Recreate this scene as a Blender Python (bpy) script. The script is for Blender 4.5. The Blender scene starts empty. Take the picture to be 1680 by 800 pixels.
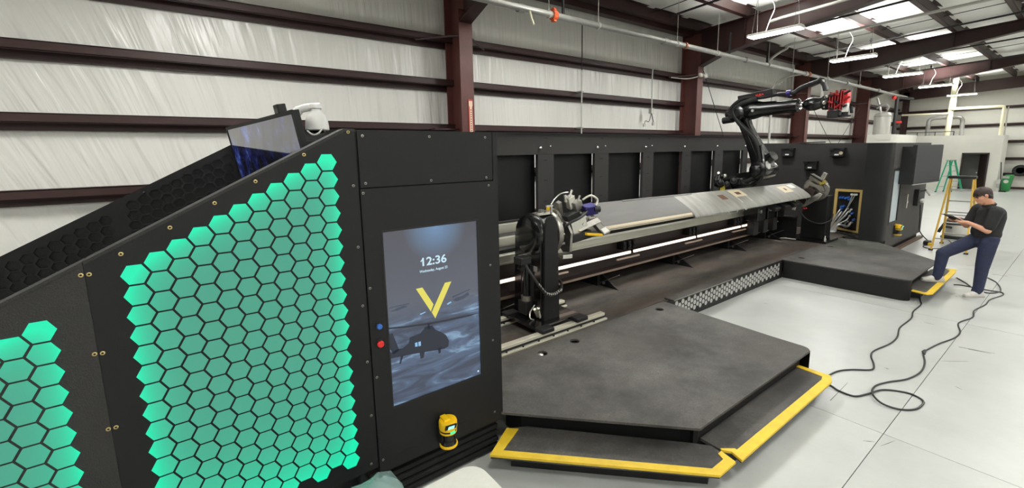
import bpy, bmesh, math, random
import numpy as np
from mathutils import Vector, Matrix, geometry
random.seed(7)
SC = bpy.context.scene
COL = SC.collection
PI = math.pi

# ---------------------------------------------------------------- camera, world, light, exposure
CAM_H = 2.42
def make_camera():
    f, y0 = 720.17, 363.93
    yaw, pitch, roll = map(math.radians, (36.8035, 8.98017, -0.98494))
    cy, sy, cp, sp = math.cos(yaw), math.sin(yaw), math.cos(pitch), math.sin(pitch)
    fw = Vector((sy * cp, cy * cp, -sp)); r = Vector((cy, -sy, 0)); u = r.cross(fw)
    r2 = r * math.cos(roll) + u * math.sin(roll); u2 = u * math.cos(roll) - r * math.sin(roll)
    cam = bpy.data.cameras.new('camera'); o = bpy.data.objects.new('camera', cam); COL.objects.link(o)
    o.matrix_world = Matrix(((r2.x, u2.x, -fw.x, 0), (r2.y, u2.y, -fw.y, 0), (r2.z, u2.z, -fw.z, CAM_H), (0, 0, 0, 1)))
    cam.sensor_fit = 'HORIZONTAL'; cam.sensor_width = 36
    cam.lens = 36 * f / 1680
    cam.shift_y = -(400 - y0) / 1680.0
    cam.clip_start = 0.05; cam.clip_end = 200
    SC.camera = o
make_camera()

w = bpy.data.worlds.new('world'); SC.world = w; w.use_nodes = True
w.node_tree.nodes['Background'].inputs[0].default_value = (0.9, 0.92, 0.95, 1)
w.node_tree.nodes['Background'].inputs[1].default_value = 0.35
SC.view_settings.view_transform = 'Standard'; SC.view_settings.look = 'None'
SC.view_settings.exposure = 0.0; SC.view_settings.gamma = 1.0
SC.view_settings.use_curve_mapping = False
LAMP_W = 96.0            # watts of each hanging fixture
TUBE = 16.0              # tube emission

# ---------------------------------------------------------------- helpers
WP = {}                                     # world position of the origin of each built object
def s2l(c):
    c = c / 255.0
    return c / 12.92 if c <= 0.04045 else ((c + 0.055) / 1.055) ** 2.4
def rgb(t): return (s2l(t[0]), s2l(t[1]), s2l(t[2]), 1)

def mat(name, col, rough=0.5, metal=0.0, var=0.0, vscale=6.0, bump=0.0, bscale=60.0, spec=0.5, col2=None,
        stretch=None, emis=None, estr=0.0, alpha=1.0, trans=0.0, rvar=0.0, coat=0.0):
    m = bpy.data.materials.new(name); m.use_nodes = True
    nt = m.node_tree; b = nt.nodes['Principled BSDF']
    b.inputs['Base Color'].default_value = rgb(col)
    b.inputs['Roughness'].default_value = rough; b.inputs['Metallic'].default_value = metal
    b.inputs['Specular IOR Level'].default_value = spec
    b.inputs['Coat Weight'].default_value = coat
    if trans: b.inputs['Transmission Weight'].default_value = trans
    if alpha < 1: b.inputs['Alpha'].default_value = alpha
    if emis: b.inputs['Emission Color'].default_value = rgb(emis); b.inputs['Emission Strength'].default_value = estr
    if var or bump or rvar:
        tc = nt.nodes.new('ShaderNodeTexCoord'); mp = nt.nodes.new('ShaderNodeMapping')
        nt.links.new(tc.outputs['Object'], mp.inputs[0])
        if stretch: mp.inputs['Scale'].default_value = stretch
        if var or rvar:
            n = nt.nodes.new('ShaderNodeTexNoise'); n.inputs['Scale'].default_value = vscale
            n.inputs['Detail'].default_value = 6; n.inputs['Roughness'].default_value = 0.65
            nt.links.new(mp.outputs[0], n.inputs['Vector'])
            rp = nt.nodes.new('ShaderNodeMapRange'); rp.inputs[1].default_value = 0.3; rp.inputs[2].default_value = 0.7
            nt.links.new(n.outputs['Fac'], rp.inputs[0])
            if var:
                mx = nt.nodes.new('ShaderNodeMix'); mx.data_type = 'RGBA'
                c1 = rgb(col)
                if col2: a, c = c1, rgb(col2)
                else:
                    a = tuple(x * (1 - var) for x in c1[:3]) + (1,); c = tuple(min(1, x * (1 + var)) for x in c1[:3]) + (1,)
                mx.inputs[6].default_value = a; mx.inputs[7].default_value = c
                nt.links.new(rp.outputs[0], mx.inputs[0]); nt.links.new(mx.outputs[2], b.inputs['Base Color'])
            if rvar:
                r2 = nt.nodes.new('ShaderNodeMapRange'); r2.inputs[3].default_value = max(0.02, rough - rvar); r2.inputs[4].default_value = min(1, rough + rvar)
                nt.links.new(rp.outputs[0], r2.inputs[0]); nt.links.new(r2.outputs[0], b.inputs['Roughness'])
        if bump:
            n2 = nt.nodes.new('ShaderNodeTexNoise'); n2.inputs['Scale'].default_value = bscale; n2.inputs['Detail'].default_value = 4
            nt.links.new(mp.outputs[0], n2.inputs['Vector'])
            bp = nt.nodes.new('ShaderNodeBump'); bp.inputs['Strength'].default_value = bump; bp.inputs['Distance'].default_value = 0.02
            nt.links.new(n2.outputs['Fac'], bp.inputs['Height']); nt.links.new(bp.outputs[0], b.inputs['Normal'])
    return m

def V(*a): return Vector(a)
class MB:
    def __init__(s): s.v = []; s.f = []; s.m = []
    def add(s, vs, fs, mi=0):
        o = len(s.v); s.v += [tuple(x) for x in vs]
        for f in fs: s.f.append(tuple(i + o for i in f)); s.m.append(mi)
        return s
    def box(s, x0, x1, y0, y1, z0, z1, mi=0):
        vs = [(x, y, z) for z in (z0, z1) for y in (y0, y1) for x in (x0, x1)]
        return s.add(vs, [(0, 2, 3, 1), (4, 5, 7, 6), (0, 1, 5, 4), (2, 6, 7, 3), (0, 4, 6, 2), (1, 3, 7, 5)], mi)
    def obox(s, c, ax, ay, az, mi=0):
        c = Vector(c); ax = Vector(ax); ay = Vector(ay); az = Vector(az)
        vs = [c + ax * i + ay * j + az * k for k in (-1, 1) for j in (-1, 1) for i in (-1, 1)]
        return s.add(vs, [(0, 2, 3, 1), (4, 5, 7, 6), (0, 1, 5, 4), (2, 6, 7, 3), (0, 4, 6, 2), (1, 3, 7, 5)], mi)
    def prism(s, poly, axis, a, b, mi=0, holes=()):
        # poly: 2d points; axis 'z': (x,y); 'y': (x,z); 'x': (y,z)
        def P(p, t): return {'z': (p[0], p[1], t), 'y': (p[0], t, p[1]), 'x': (t, p[0], p[1])}[axis]
        loops = [list(poly)] + [list(h) for h in holes]
        flat = [p for l in loops for p in l]; n = len(flat)
        tris = geometry.tessellate_polygon([[Vector((p[0], p[1], 0)) for p in l] for l in loops]) if (holes or len(poly) > 4) else None
        faces = [tuple(t) for t in tris] if tris else [tuple(range(n))]
        vs = [P(p, a) for p in flat] + [P(p, b) for p in flat]
        fs = [f for f in faces] + [tuple(i + n for i in reversed(f)) for f in faces]
        k = 0
        for l in loops:
            for i in range(len(l)):
                j = (i + 1) % len(l); fs.append((k + i, k + j, k + j + n, k + i + n))
            k += len(l)
        return s.add(vs, fs, mi)
    def cyl(s, p0, p1, r0, r1=None, n=16, cap=True, mi=0):
        p0 = Vector(p0); p1 = Vector(p1); r1 = r0 if r1 is None else r1
        d = (p1 - p0).normalized(); a = d.orthogonal().normalized(); b = d.cross(a)
        vs = []
        for p, r in ((p0, r0), (p1, r1)):
            for i in range(n):
                t = 2 * PI * i / n; vs.append(p + a * (r * math.cos(t)) + b * (r * math.sin(t)))
        fs = [(i, (i + 1) % n, n + (i + 1) % n, n + i) for i in range(n)]
        if cap: fs += [tuple(reversed(range(n))), tuple(range(n, 2 * n))]
        return s.add(vs, fs, mi)
    def lathe(s, prof, c, axis, n=24, mi=0):
        # prof: (r, t) along axis
        c = Vector(c); d = Vector(axis).normalized(); a = d.orthogonal().normalized(); b = d.cross(a)
        vs = []; m = len(prof)
        for r, t in prof:
            for i in range(n):
                g = 2 * PI * i / n; vs.append(c + d * t + a * (r * math.cos(g)) + b * (r * math.sin(g)))
        fs = [(k * n + i, k * n + (i + 1) % n, (k + 1) * n + (i + 1) % n, (k + 1) * n + i) for k in range(m - 1) for i in range(n)]
        fs += [tuple(reversed(range(n))), tuple(range((m - 1) * n, m * n))]
        return s.add(vs, fs, mi)
    def ball(s, c, r, n=12, mi=0, sc=(1, 1, 1)):
        c = Vector(c); vs = []; fs = []; m = n // 2
        for k in range(1, m):
            th = PI * k / m
            for i in range(n):
                g = 2 * PI * i / n
                vs.append(c + Vector((r * sc[0] * math.sin(th) * math.cos(g), r * sc[1] * math.sin(th) * math.sin(g), r * sc[2] * math.cos(th))))
        top = len(vs); vs += [c + Vector((0, 0, r * sc[2])), c - Vector((0, 0, r * sc[2]))]
        for k in range(m - 2):
            for i in range(n): fs.append((k * n + i, (k + 1) * n + i, (k + 1) * n + (i + 1) % n, k * n + (i + 1) % n))
        for i in range(n):
            fs.append((top, i, (i + 1) % n)); fs.append((top + 1, (m - 2) * n + (i + 1) % n, (m - 2) * n + i))
        return s.add(vs, fs, mi)
    def tube(s, pts, r, n=8, mi=0):
        pts = [Vector(p) for p in pts]; vs = []; m = len(pts); prev = None
        for k, p in enumerate(pts):
            d = (pts[min(k + 1, m - 1)] - pts[max(k - 1, 0)]).normalized()
            if prev is None: a = d.orthogonal().normalized()
            else:
                a = prev - d * prev.dot(d)
                a = a.normalized() if a.length > 1e-5 else d.orthogonal().normalized()
            prev = a; b = d.cross(a); rr = r[k] if isinstance(r, (list, tuple)) else r
            for i in range(n):
                t = 2 * PI * i / n; vs.append(p + a * (rr * math.cos(t)) + b * (rr * math.sin(t)))
        fs = [(k * n + i, k * n + (i + 1) % n, (k + 1) * n + (i + 1) % n, (k + 1) * n + i) for k in range(m - 1) for i in range(n)]
        fs += [tuple(reversed(range(n))), tuple(range((m - 1) * n, m * n))]
        return s.add(vs, fs, mi)

def spline(pts, k=6):
    pts = [Vector(p) for p in pts]; out = []
    for i in range(len(pts) - 1):
        p0 = pts[max(i - 1, 0)]; p1 = pts[i]; p2 = pts[i + 1]; p3 = pts[min(i + 2, len(pts) - 1)]
        for j in range(k):
            t = j / k
            out.append(0.5 * ((2 * p1) + (p2 - p0) * t + (2 * p0 - 5 * p1 + 4 * p2 - p3) * t * t + (3 * p1 - p0 - 3 * p2 + p3) * t ** 3))
    out.append(pts[-1]); return out

def tag(o, label=None, cat=None, group=None, kind=None):
    if label: o['label'] = label
    if cat: o['category'] = cat
    if group: o['group'] = group
    if kind: o['kind'] = kind
    return o
def place(o, world, parent):
    base = WP[parent.name] if parent else Vector((0, 0, 0))
    if parent: o.parent = parent
    o.location = Vector(world) - base; WP[o.name] = Vector(world)
def thing(name, label, cat, loc, group=None):
    o = bpy.data.objects.new(name, None); COL.objects.link(o); o.empty_display_size = 0.1
    place(o, loc, None); return tag(o, label, cat, group)
def clean(me, smooth):
    bm = bmesh.new(); bm.from_mesh(me); bmesh.ops.recalc_face_normals(bm, faces=bm.faces); bm.to_mesh(me); bm.free()
    if smooth is not None:
        me.polygons.foreach_set('use_smooth', [True] * len(me.polygons)); me.set_sharp_from_angle(angle=math.radians(smooth))
def build(name, mb, m, parent=None, smooth=35, bevel=0, origin=None):
    """mesh given in world coordinates -> one object"""
    vs = np.array(mb.v, dtype=float)
    if origin is None:
        lo, hi = vs.min(0), vs.max(0); origin = ((lo[0] + hi[0]) / 2, (lo[1] + hi[1]) / 2, lo[2])
    me = bpy.data.meshes.new(name); me.from_pydata((vs - np.array(origin)).tolist(), [], mb.f)
    for x in (m if isinstance(m, (list, tuple)) else [m]): me.materials.append(x)
    if isinstance(m, (list, tuple)): me.polygons.foreach_set('material_index', mb.m)
    clean(me, smooth)
    o = bpy.data.objects.new(name, me); COL.objects.link(o); place(o, origin, parent)
    if bevel:
        b = o.modifiers.new('bevel', 'BEVEL'); b.width = bevel; b.segments = 2; b.limit_method = 'ANGLE'; b.angle_limit = math.radians(40)
    return o
def inst(name, me, world, parent, rot=None):
    o = bpy.data.objects.new(name, me); COL.objects.link(o); place(o, world, parent)
    if rot is not None: o.rotation_euler = rot
    return o
def mesh_of(name, mb, m, smooth=35):
    me = bpy.data.meshes.new(name); me.from_pydata([tuple(v) for v in mb.v], [], mb.f)
    for x in (m if isinstance(m, (list, tuple)) else [m]): me.materials.append(x)
    if isinstance(m, (list, tuple)): me.polygons.foreach_set('material_index', mb.m)
    clean(me, smooth); return me
def struct(name, mb, m, **k):
    o = build(name, mb, m, **k); o['kind'] = 'structure'; return o

# ---------------------------------------------------------------- materials
M = {}
M['floor'] = mat('painted_concrete', (172, 174, 170), 0.33, var=0.10, vscale=1.3, bump=0.03, bscale=30, rvar=0.06)
M['joint'] = mat('floor_joint', (70, 68, 64), 0.8)
M['maroon'] = mat('maroon_steel_paint', (50, 26, 24), 0.5, var=0.18, vscale=3)
M['maroon_hi'] = mat('maroon_flange_paint', (90, 48, 43), 0.5, var=0.15, vscale=3)
M['roof'] = mat('white_roof_insulation', (240, 240, 233), 0.5, var=0.08, vscale=1.0, stretch=(3, 0.4, 1), bump=0.3, bscale=4)
M['black'] = mat('matt_black_sheet', (21, 21, 22), 0.5, spec=.3, var=0.14, vscale=2.0, bump=0.15, bscale=220, rvar=0.08)
M['black2'] = mat('black_liner_coating', (36, 35, 34), 0.75, var=0.12, vscale=3.0, bump=0.35, bscale=160)
M['dark'] = mat('deep_black', (14, 14, 15), 0.6)
M['gap'] = mat('seam_black', (6, 6, 6), 0.9)
M['gloss'] = mat('gloss_black_machine_paint', (13, 13, 14), 0.22, var=0.1, vscale=5, coat=0.3)
def deck_mat(name, dark, light, warm, stretch, seed):
    """rubber liner: broad scuffed clouds, finer grain and small pale scratches"""
    m = mat(name, dark, 0.62, bump=0.22, bscale=260); nt = m.node_tree; b = nt.nodes['Principled BSDF']
    tc = nt.nodes.new('ShaderNodeTexCoord'); mp = nt.nodes.new('ShaderNodeMapping'); mp.inputs['Scale'].default_value = stretch; mp.inputs['Location'].default_value = (seed, seed * 2, 0)
    nt.links.new(tc.outputs['Object'], mp.inputs[0])
    def noise(sc, det, rough, lo, hi):
        n = nt.nodes.new('ShaderNodeTexNoise'); n.inputs['Scale'].default_value = sc; n.inputs['Detail'].default_value = det; n.inputs['Roughness'].default_value = rough
        nt.links.new(mp.outputs[0], n.inputs['Vector'])
        r = nt.nodes.new('ShaderNodeMapRange'); r.inputs[1].default_value = lo; r.inputs[2].default_value = hi; nt.links.new(n.outputs['Fac'], r.inputs[0]); return r.outputs[0]
    def mix(f, a, c):
        x = nt.nodes.new('ShaderNodeMix'); x.data_type = 'RGBA'; nt.links.new(f, x.inputs[0])
        for i, t in ((6, a), (7, c)):
            if isinstance(t, tuple): x.inputs[i].default_value = rgb(t)
            else: nt.links.new(t, x.inputs[i])
        return x.outputs[2]
    c = mix(noise(1.3, 5, .7, .36, .66), dark, light)
    c = mix(noise(.8, 3, .5, .5, .75), c, warm)
    c = mix(noise(48, 3, .7, .3, .8), c, (40, 38, 36)) if False else c
    k2 = noise(60, 2, .9, .42, .62); h_ = nt.nodes.new('ShaderNodeMath'); h_.operation = 'MULTIPLY'; h_.inputs[1].default_value = .45; nt.links.new(k2, h_.inputs[0]); c = mix(h_.outputs[0], c, dark)
    k = noise(26, 3, .8, .62, .78); sc_ = nt.nodes.new('ShaderNodeMath'); sc_.operation = 'MULTIPLY'; sc_.inputs[1].default_value = .55; nt.links.new(k, sc_.inputs[0])
    c = mix(sc_.outputs[0], c, (118, 114, 108))
    nt.links.new(c, b.inputs['Base Color']); return m
M['deck'] = deck_mat('rubberised_deck', (44, 42, 40), (88, 86, 82), (66, 60, 56), (1, 1, 1), 1.3)
M['deck2'] = deck_mat('worn_deck', (38, 36, 34), (94, 87, 79), (84, 68, 58), (.6, 1.5, 1), 4.1)
M['edge'] = mat('pale_edge', (120, 118, 112), 0.5)  # pale colour for thin strips along edges
M['yellow'] = mat('yellow_safety_paint', (214, 180, 40), 0.5, var=0.12, vscale=8)
M['yellow2'] = mat('yellow_plastic', (232, 186, 20), 0.35)
M['alu'] = mat('aluminium', (205, 203, 190), 0.42, metal=0.85, var=0.08, vscale=3, stretch=(0.3, 4, 4))
M['rail'] = mat('rail_steel', (214, 210, 192), 0.38, metal=0.45, var=0.08, vscale=4)
M['chrome'] = mat('bright_steel', (215, 213, 205), 0.25, metal=0.9)
M['fixture'] = mat('machined_aluminium', (150, 147, 140), 0.32, metal=0.85, var=0.2, vscale=10)
M['brass'] = mat('brass_ring', (200, 178, 120), 0.35, metal=0.7)
M['screw'] = mat('steel_screw', (150, 148, 142), 0.35, metal=0.8)
M['white'] = mat('white_plastic', (226, 226, 222), 0.4)
M['whitewall'] = mat('white_painted_wall', (214, 213, 203), 0.6, var=0.04, vscale=1.5)
M['grey'] = mat('galvanised_pipe', (166, 166, 162), 0.4, metal=0.6, var=0.1, vscale=5)
M['ltgrey'] = mat('light_conduit', (196, 195, 188), 0.45, metal=0.2)
M['rubber'] = mat('black_rubber', (22, 22, 23), 0.6)
M['red'] = mat('red_paint', (196, 30, 30), 0.35, var=0.15, vscale=8)
M['orange'] = mat('orange_paint', (212, 92, 48), 0.45)
M['blue'] = mat('blue_plastic', (44, 92, 168), 0.35)
M['fgreen'] = mat('green_fibreglass', (36, 160, 118), 0.5)
M['fyellow'] = mat('yellow_fibreglass', (206, 166, 62), 0.5, var=0.1, vscale=6)
M['bin'] = mat('green_paint', (32, 128, 62), 0.45, var=0.1, vscale=4)
M['wood'] = mat('brown_door', (46, 36, 34), 0.4, var=0.2, vscale=3)
M['gold'] = mat('gold_trim', (208, 178, 108), 0.5, metal=0.1)
M['creampipe'] = mat('cream_pipe', (224, 219, 188), 0.5)
M['skin'] = mat('skin', (205, 150, 122), 0.5, var=0.06, vscale=20)
M['hair'] = mat('dark_brown_hair', (46, 28, 23), 0.5, var=0.3, vscale=60, bump=0.2, bscale=90)
M['shirt'] = mat('black_polo_cloth', (27, 27, 29), 0.8, var=0.12, vscale=14, bump=0.25, bscale=25)
M['jeans'] = mat('blue_denim', (34, 40, 66), 0.8, var=0.2, vscale=14, bump=0.3, bscale=28)
M['shoe'] = mat('pale_grey_shoe', (206, 203, 196), 0.6, var=0.1, vscale=30)
M['sole'] = mat('shoe_sole', (172, 170, 164), 0.6)
M['cable'] = mat('black_cable', (24, 24, 25), 0.45)
M['blade'] = mat('weathered_grey_blade', (94, 93, 90), 0.6, metal=0.0, var=0.22, vscale=3, stretch=(0.5, 2.5, 2.5), rvar=0.1)
M['bladelight'] = mat('bare_blade_skin', (128, 127, 121), 0.5, metal=0.2, var=0.25, vscale=4, stretch=(2.5, .6, .6))
M['tan'] = mat('tan_patch', (190, 178, 152), 0.6)
M['patch'] = mat('pale_patch', (206, 204, 196), 0.5)
M['rust'] = mat('brown_mark', (92, 60, 40), 0.6)
M['ledstrip'] = mat('led_strip', (255, 238, 222), 0.4, emis=(255, 226, 206), estr=1.5)
M['beam'] = mat('brown_black_beam', (46, 34, 31), 0.45, var=0.25, vscale=3)
M['tablewhite'] = mat('white_table_laminate', (206, 205, 196), 0.35, var=0.03, vscale=40)
M['tube'] = mat('lamp_lens', (255, 255, 255), 0.4, emis=(255, 255, 252), estr=TUBE)
M['tv'] = mat('monitor_panel', (12, 13, 17), 0.06, spec=0.6)
M['tvoff'] = mat('switched_off_screen', (33, 34, 39), 0.5)
M['frost'] = mat('frosted_glass', (176, 188, 194), 0.35, var=0.1, vscale=2)
M['cyan_led'] = mat('cyan_display', (150, 240, 250), 0.3, emis=(160, 240, 250), estr=0.8)
M['green_led'] = mat('green_status_lamp', (60, 220, 150), 0.3, emis=(60, 225, 155), estr=0.7)
M['purple'] = mat('violet_anodised', (54, 44, 110), 0.3, metal=0.5)
M['violet'] = mat('violet_block', (40, 36, 92), 0.2, metal=0.8)
M['bag'] = mat('clear_teal_plastic', (190, 222, 218), 0.15, trans=0.55, alpha=0.8)

# vinyl faced wall insulation with stretched wrinkles
def vinyl():
    m = mat('vinyl_wall_insulation', (232, 231, 224), 0.30, spec=0.6)
    nt = m.node_tree; b = nt.nodes['Principled BSDF']
    tc = nt.nodes.new('ShaderNodeTexCoord')
    sp = nt.nodes.new('ShaderNodeSeparateXYZ'); nt.links.new(tc.outputs['Object'], sp.inputs[0])
    prev = None
    # stretched folds: slanting where the sheet was pulled (left bay), upright further along
    for fx, fz, k0, k1, wgt, det in ((3.4, .22, .40, .03, 1.0, 2.0), (9.5, .5, .30, .05, .25, 2.0), (1.1, .3, .38, -.05, .9, 1.0)):
        kr = nt.nodes.new('ShaderNodeMapRange'); kr.inputs[1].default_value = -1.8; kr.inputs[2].default_value = 2.2; kr.inputs[3].default_value = k0; kr.inputs[4].default_value = k1
        nt.links.new(sp.outputs[0], kr.inputs[0])
        sh = nt.nodes.new('ShaderNodeMath'); sh.operation = 'MULTIPLY_ADD'; nt.links.new(sp.outputs[2], sh.inputs[0]); nt.links.new(kr.outputs[0], sh.inputs[1]); nt.links.new(sp.outputs[0], sh.inputs[2])
        ux = nt.nodes.new('ShaderNodeMath'); ux.operation = 'MULTIPLY'; ux.inputs[1].default_value = fx; nt.links.new(sh.outputs[0], ux.inputs[0])
        uz = nt.nodes.new('ShaderNodeMath'); uz.operation = 'MULTIPLY'; uz.inputs[1].default_value = fz; nt.links.new(sp.outputs[2], uz.inputs[0])
        cb = nt.nodes.new('ShaderNodeCombineXYZ'); nt.links.new(ux.outputs[0], cb.inputs[0]); nt.links.new(uz.outputs[0], cb.inputs[2])
        n = nt.nodes.new('ShaderNodeTexNoise'); n.inputs['Scale'].default_value = 1.6; n.inputs['Detail'].default_value = det; n.inputs['Roughness'].default_value = 0.45; n.inputs['Distortion'].default_value = 0.35
        nt.links.new(cb.outputs[0], n.inputs['Vector'])
        k = nt.nodes.new('ShaderNodeMath'); k.operation = 'MULTIPLY_ADD'; k.inputs[1].default_value = wgt
        nt.links.new(n.outputs['Fac'], k.inputs[0])
        if prev: nt.links.new(prev.outputs[0], k.inputs[2])
        else: k.inputs[2].default_value = 0
        prev = k
    bp = nt.nodes.new('ShaderNodeBump'); bp.inputs['Strength'].default_value = 0.58; bp.inputs['Distance'].default_value = 0.12
    nt.links.new(prev.outputs[0], bp.inputs['Height']); nt.links.new(bp.outputs[0], b.inputs['Normal'])
    return m
M['vinyl'] = vinyl()

# backlit hexagon diffusers: rim LEDs sit along the border of the lit field, so it glows strongest there
def hexglow(name, xl, xr, zb, zt0, x0, slope):
    m = bpy.data.materials.new(name); m.use_nodes = True; nt = m.node_tree; b = nt.nodes['Principled BSDF']
    g = nt.nodes.new('ShaderNodeNewGeometry'); sp = nt.nodes.new('ShaderNodeSeparateXYZ'); nt.links.new(g.outputs['Position'], sp.inputs[0])
    def mth(op, a, bb=None, c=None):
        n = nt.nodes.new('ShaderNodeMath'); n.operation = op
        for i, t in enumerate((a, bb, c)):
            if t is None: continue
            if isinstance(t, (int, float)): n.inputs[i].default_value = t
            else: nt.links.new(t, n.inputs[i])
        return n.outputs[0]
    x, z = sp.outputs[0], sp.outputs[2]
    d1 = mth('SUBTRACT', x, xl); d2 = mth('SUBTRACT', xr, x); d3 = mth('SUBTRACT', z, zb)
    top = mth('MULTIPLY_ADD', mth('SUBTRACT', x, x0), slope, zt0)
    d4 = mth('MULTIPLY', mth('SUBTRACT', top, z), 1 / math.sqrt(1 + slope * slope))
    tot = None
    for d, L in ((d1, .06), (d2, .055), (d3, .2), (d4, .06)):
        e = mth('EXPONENT', mth('MULTIPLY', mth('MAXIMUM', d, 0.0), -1 / L))
        tot = e if tot is None else mth('ADD', tot, e)
    fac = mth('MINIMUM', mth('MULTIPLY', tot, 1.05), 1.0)
    mx = nt.nodes.new('ShaderNodeMix'); mx.data_type = 'RGBA'
    mx.inputs[6].default_value = rgb((66, 150, 126)); mx.inputs[7].default_value = (0.0, 0.82, 0.44, 1)
    nt.links.new(fac, mx.inputs[0])
    b.inputs['Base Color'].default_value = rgb((22, 50, 44)); b.inputs['Roughness'].default_value = 0.45
    nt.links.new(mx.outputs[2], b.inputs['Emission Color']); b.inputs['Emission Strength'].default_value = 1.0
    return m
HP, HS = 0.1005, 0.0905                     # hexagon pitch: vertical, column spacing
M['hexR'] = hexglow('backlit_hex_main', -0.273, 0.738, 0.43, 2.43, 0.683, 0.5567)
M['hexL'] = hexglow('backlit_hex_side', -1.12, -0.508, 0.43, 1.735, -0.56, 0.5567)

# ================================================================ STRUCTURE
# floor: slabs with recessed joints
fl = struct('floor', MB().box(-9, 42, -16, 8.0, -0.12, -0.012), M['joint'])
slab = 3.83; k = 0
sm = mesh_of('slab', MB().box(-slab / 2 + .003, slab / 2 - .003, -slab / 2 + .003, slab / 2 - .003, -0.012, 0.0), M['floor'])
for i in range(-3, 10):
    for j in range(-4, 2):
        cx, cy = 4.55 + slab * (i - 0.5) + slab, 0.85 + slab * (j + 0.5)
        if cx < -7.2 or cx > 41: continue
        inst('slab', sm, (cx, cy, 0), fl)
m_scuff = mat('scuff_mark', (96, 94, 88), 0.7)
for (a, b_, wd) in (((7.32, .78), (7.40, .49), .018), ((12.04, .99), (12.06, .8), .03), ((4.79, 1.31), (5.31, 1.32), .007), ((5.02, 1.24), (5.03, 1.44), .006), ((7.33, .70), (7.36, .52), .02)):
    d = (Vector(b_) - Vector(a)).normalized() * 0.5; nrm = Vector((-d.y, d.x)) * wd
    p = [Vector(a) - nrm, Vector(b_) - nrm * .4, Vector(b_) + nrm * .4, Vector(a) + nrm]
    build('scuff', MB().prism([tuple(q) for q in p], 'z', 0.0002, 0.0008), m_scuff, fl)

rs_ = random.Random(21)
for i in range(34):       # fine tyre and trolley scratches in the paint
    x, y = rs_.uniform(3.2, 13), rs_.uniform(-1.2, 3.1); a = rs_.uniform(0, 6.28); L = rs_.uniform(.05, .3); wd = rs_.uniform(.0015, .004)
    if 5.1 > x and y > 1.3: y -= 2
    d = Vector((math.cos(a), math.sin(a))) * L / 2; nv = Vector((-d.y, d.x)).normalized() * wd; c = Vector((x, y))
    build('scuff', MB().prism([tuple(c - d - nv * .2), tuple(c - nv), tuple(c + d), tuple(c + nv)], 'z', 0.0004, 0.0014), m_scuff, fl, smooth=None)
# back wall: vinyl sheets, girts, columns
COLX = [-11.2, -3.25, 4.6, 12.52, 20.45, 28.0]
WY = 7.92
wb = struct('wall_back', MB().box(-9, 42, 8.02, 8.12, 0, 6.2), M['whitewall'])
rs = random.Random(3)
xs = -9.0
while xs < 41.9:
    x2 = min(xs + 1.52, 42)
    nx, nz = 6, 12; mb = MB(); vs = []; ph = rs.random() * 6
    for iz in range(nz + 1):
        for ix in range(nx + 1):
            u = ix / nx; z = 5.95 * iz / nz
            d = 0.018 * (1 - (2 * u - 1) ** 2) * (0.6 + 0.4 * math.sin(z * 2.1 + ph))
            vs.append((xs + (x2 - xs) * u, WY + 0.06 - d, z))
    mb.add(vs, [(iz * (nx + 1) + ix, iz * (nx + 1) + ix + 1, (iz + 1) * (nx + 1) + ix + 1, (iz + 1) * (nx + 1) + ix) for iz in range(nz) for ix in range(nx)])
    build('insulation_sheet', mb, M['vinyl'], wb, origin=(0, 0, 0), smooth=60)
    xs = x2 - 0.004
def girt(x0, x1, y, z, h=0.2, d=0.17, n=None):
    # Z-section girt: web in the middle, upper flange out, lower lip
    mb = MB()
    mb.box(x0, x1, y - d, y + .04, z + h - 0.012, z + h)          # top flange
    mb.box(x0, x1, y - d, y - d + .012, z + h - 0.115, z + h)      # face
    mb.box(x0, x1, y - d, y - d + .05, z + h - 0.118, z + h - .106)  # lip
    mb.box(x0, x1, y - .01, y + .04, z - .005, z + h - .012)                   # web
    return mb
GZ = [1.02, 2.0 - .12, 2.86 - .16, 3.78 - .15, 4.72 - .18]
for a in range(len(COLX) - 1 + 1):
    xa = max(COLX[a], -9); xb = COLX[a + 1] if a + 1 < len(COLX) else 35.6
    for z in (0.9, 1.87, 2.79, 3.63, 4.43):
        build('girt', girt(xa - .02, xb - .02, WY, z), M['maroon'], wb, smooth=None)
# columns (H sections), web along y
for x in COLX[1:]:
    mb = MB()
    mb.box(x - .28, x, 7.28, 7.305, 0, 5.0)            # inner flange
    mb.box(x - .155, x - .135, 7.30, 7.80, 0, 5.7)     # web
    mb.box(x - .28, x, 7.80, 7.82, 0, 5.7)
    c = build('steel_column', mb, M['maroon_hi'], wb, smooth=None)
    for s in (-1, 1):    # flange brace to the girts
        build('flange_brace', MB().obox((x - .14 + s * .33, 7.62, 2.88), (.26, 0, 0), (0, .13, 0), (0, 0, .012)), M['maroon'], wb, smooth=None)
        build('flange_brace', MB().tube([(x - .14 + s * .12, 7.33, 4.55), (x - .14 + s * .75, 7.82, 4.5)], .022, 6), M['maroon'], wb)
# eave strut
build('eave_strut', MB().box(-9, 36, 7.55, 7.75, 5.66, 5.9), M['maroon'], wb, smooth=None)

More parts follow.
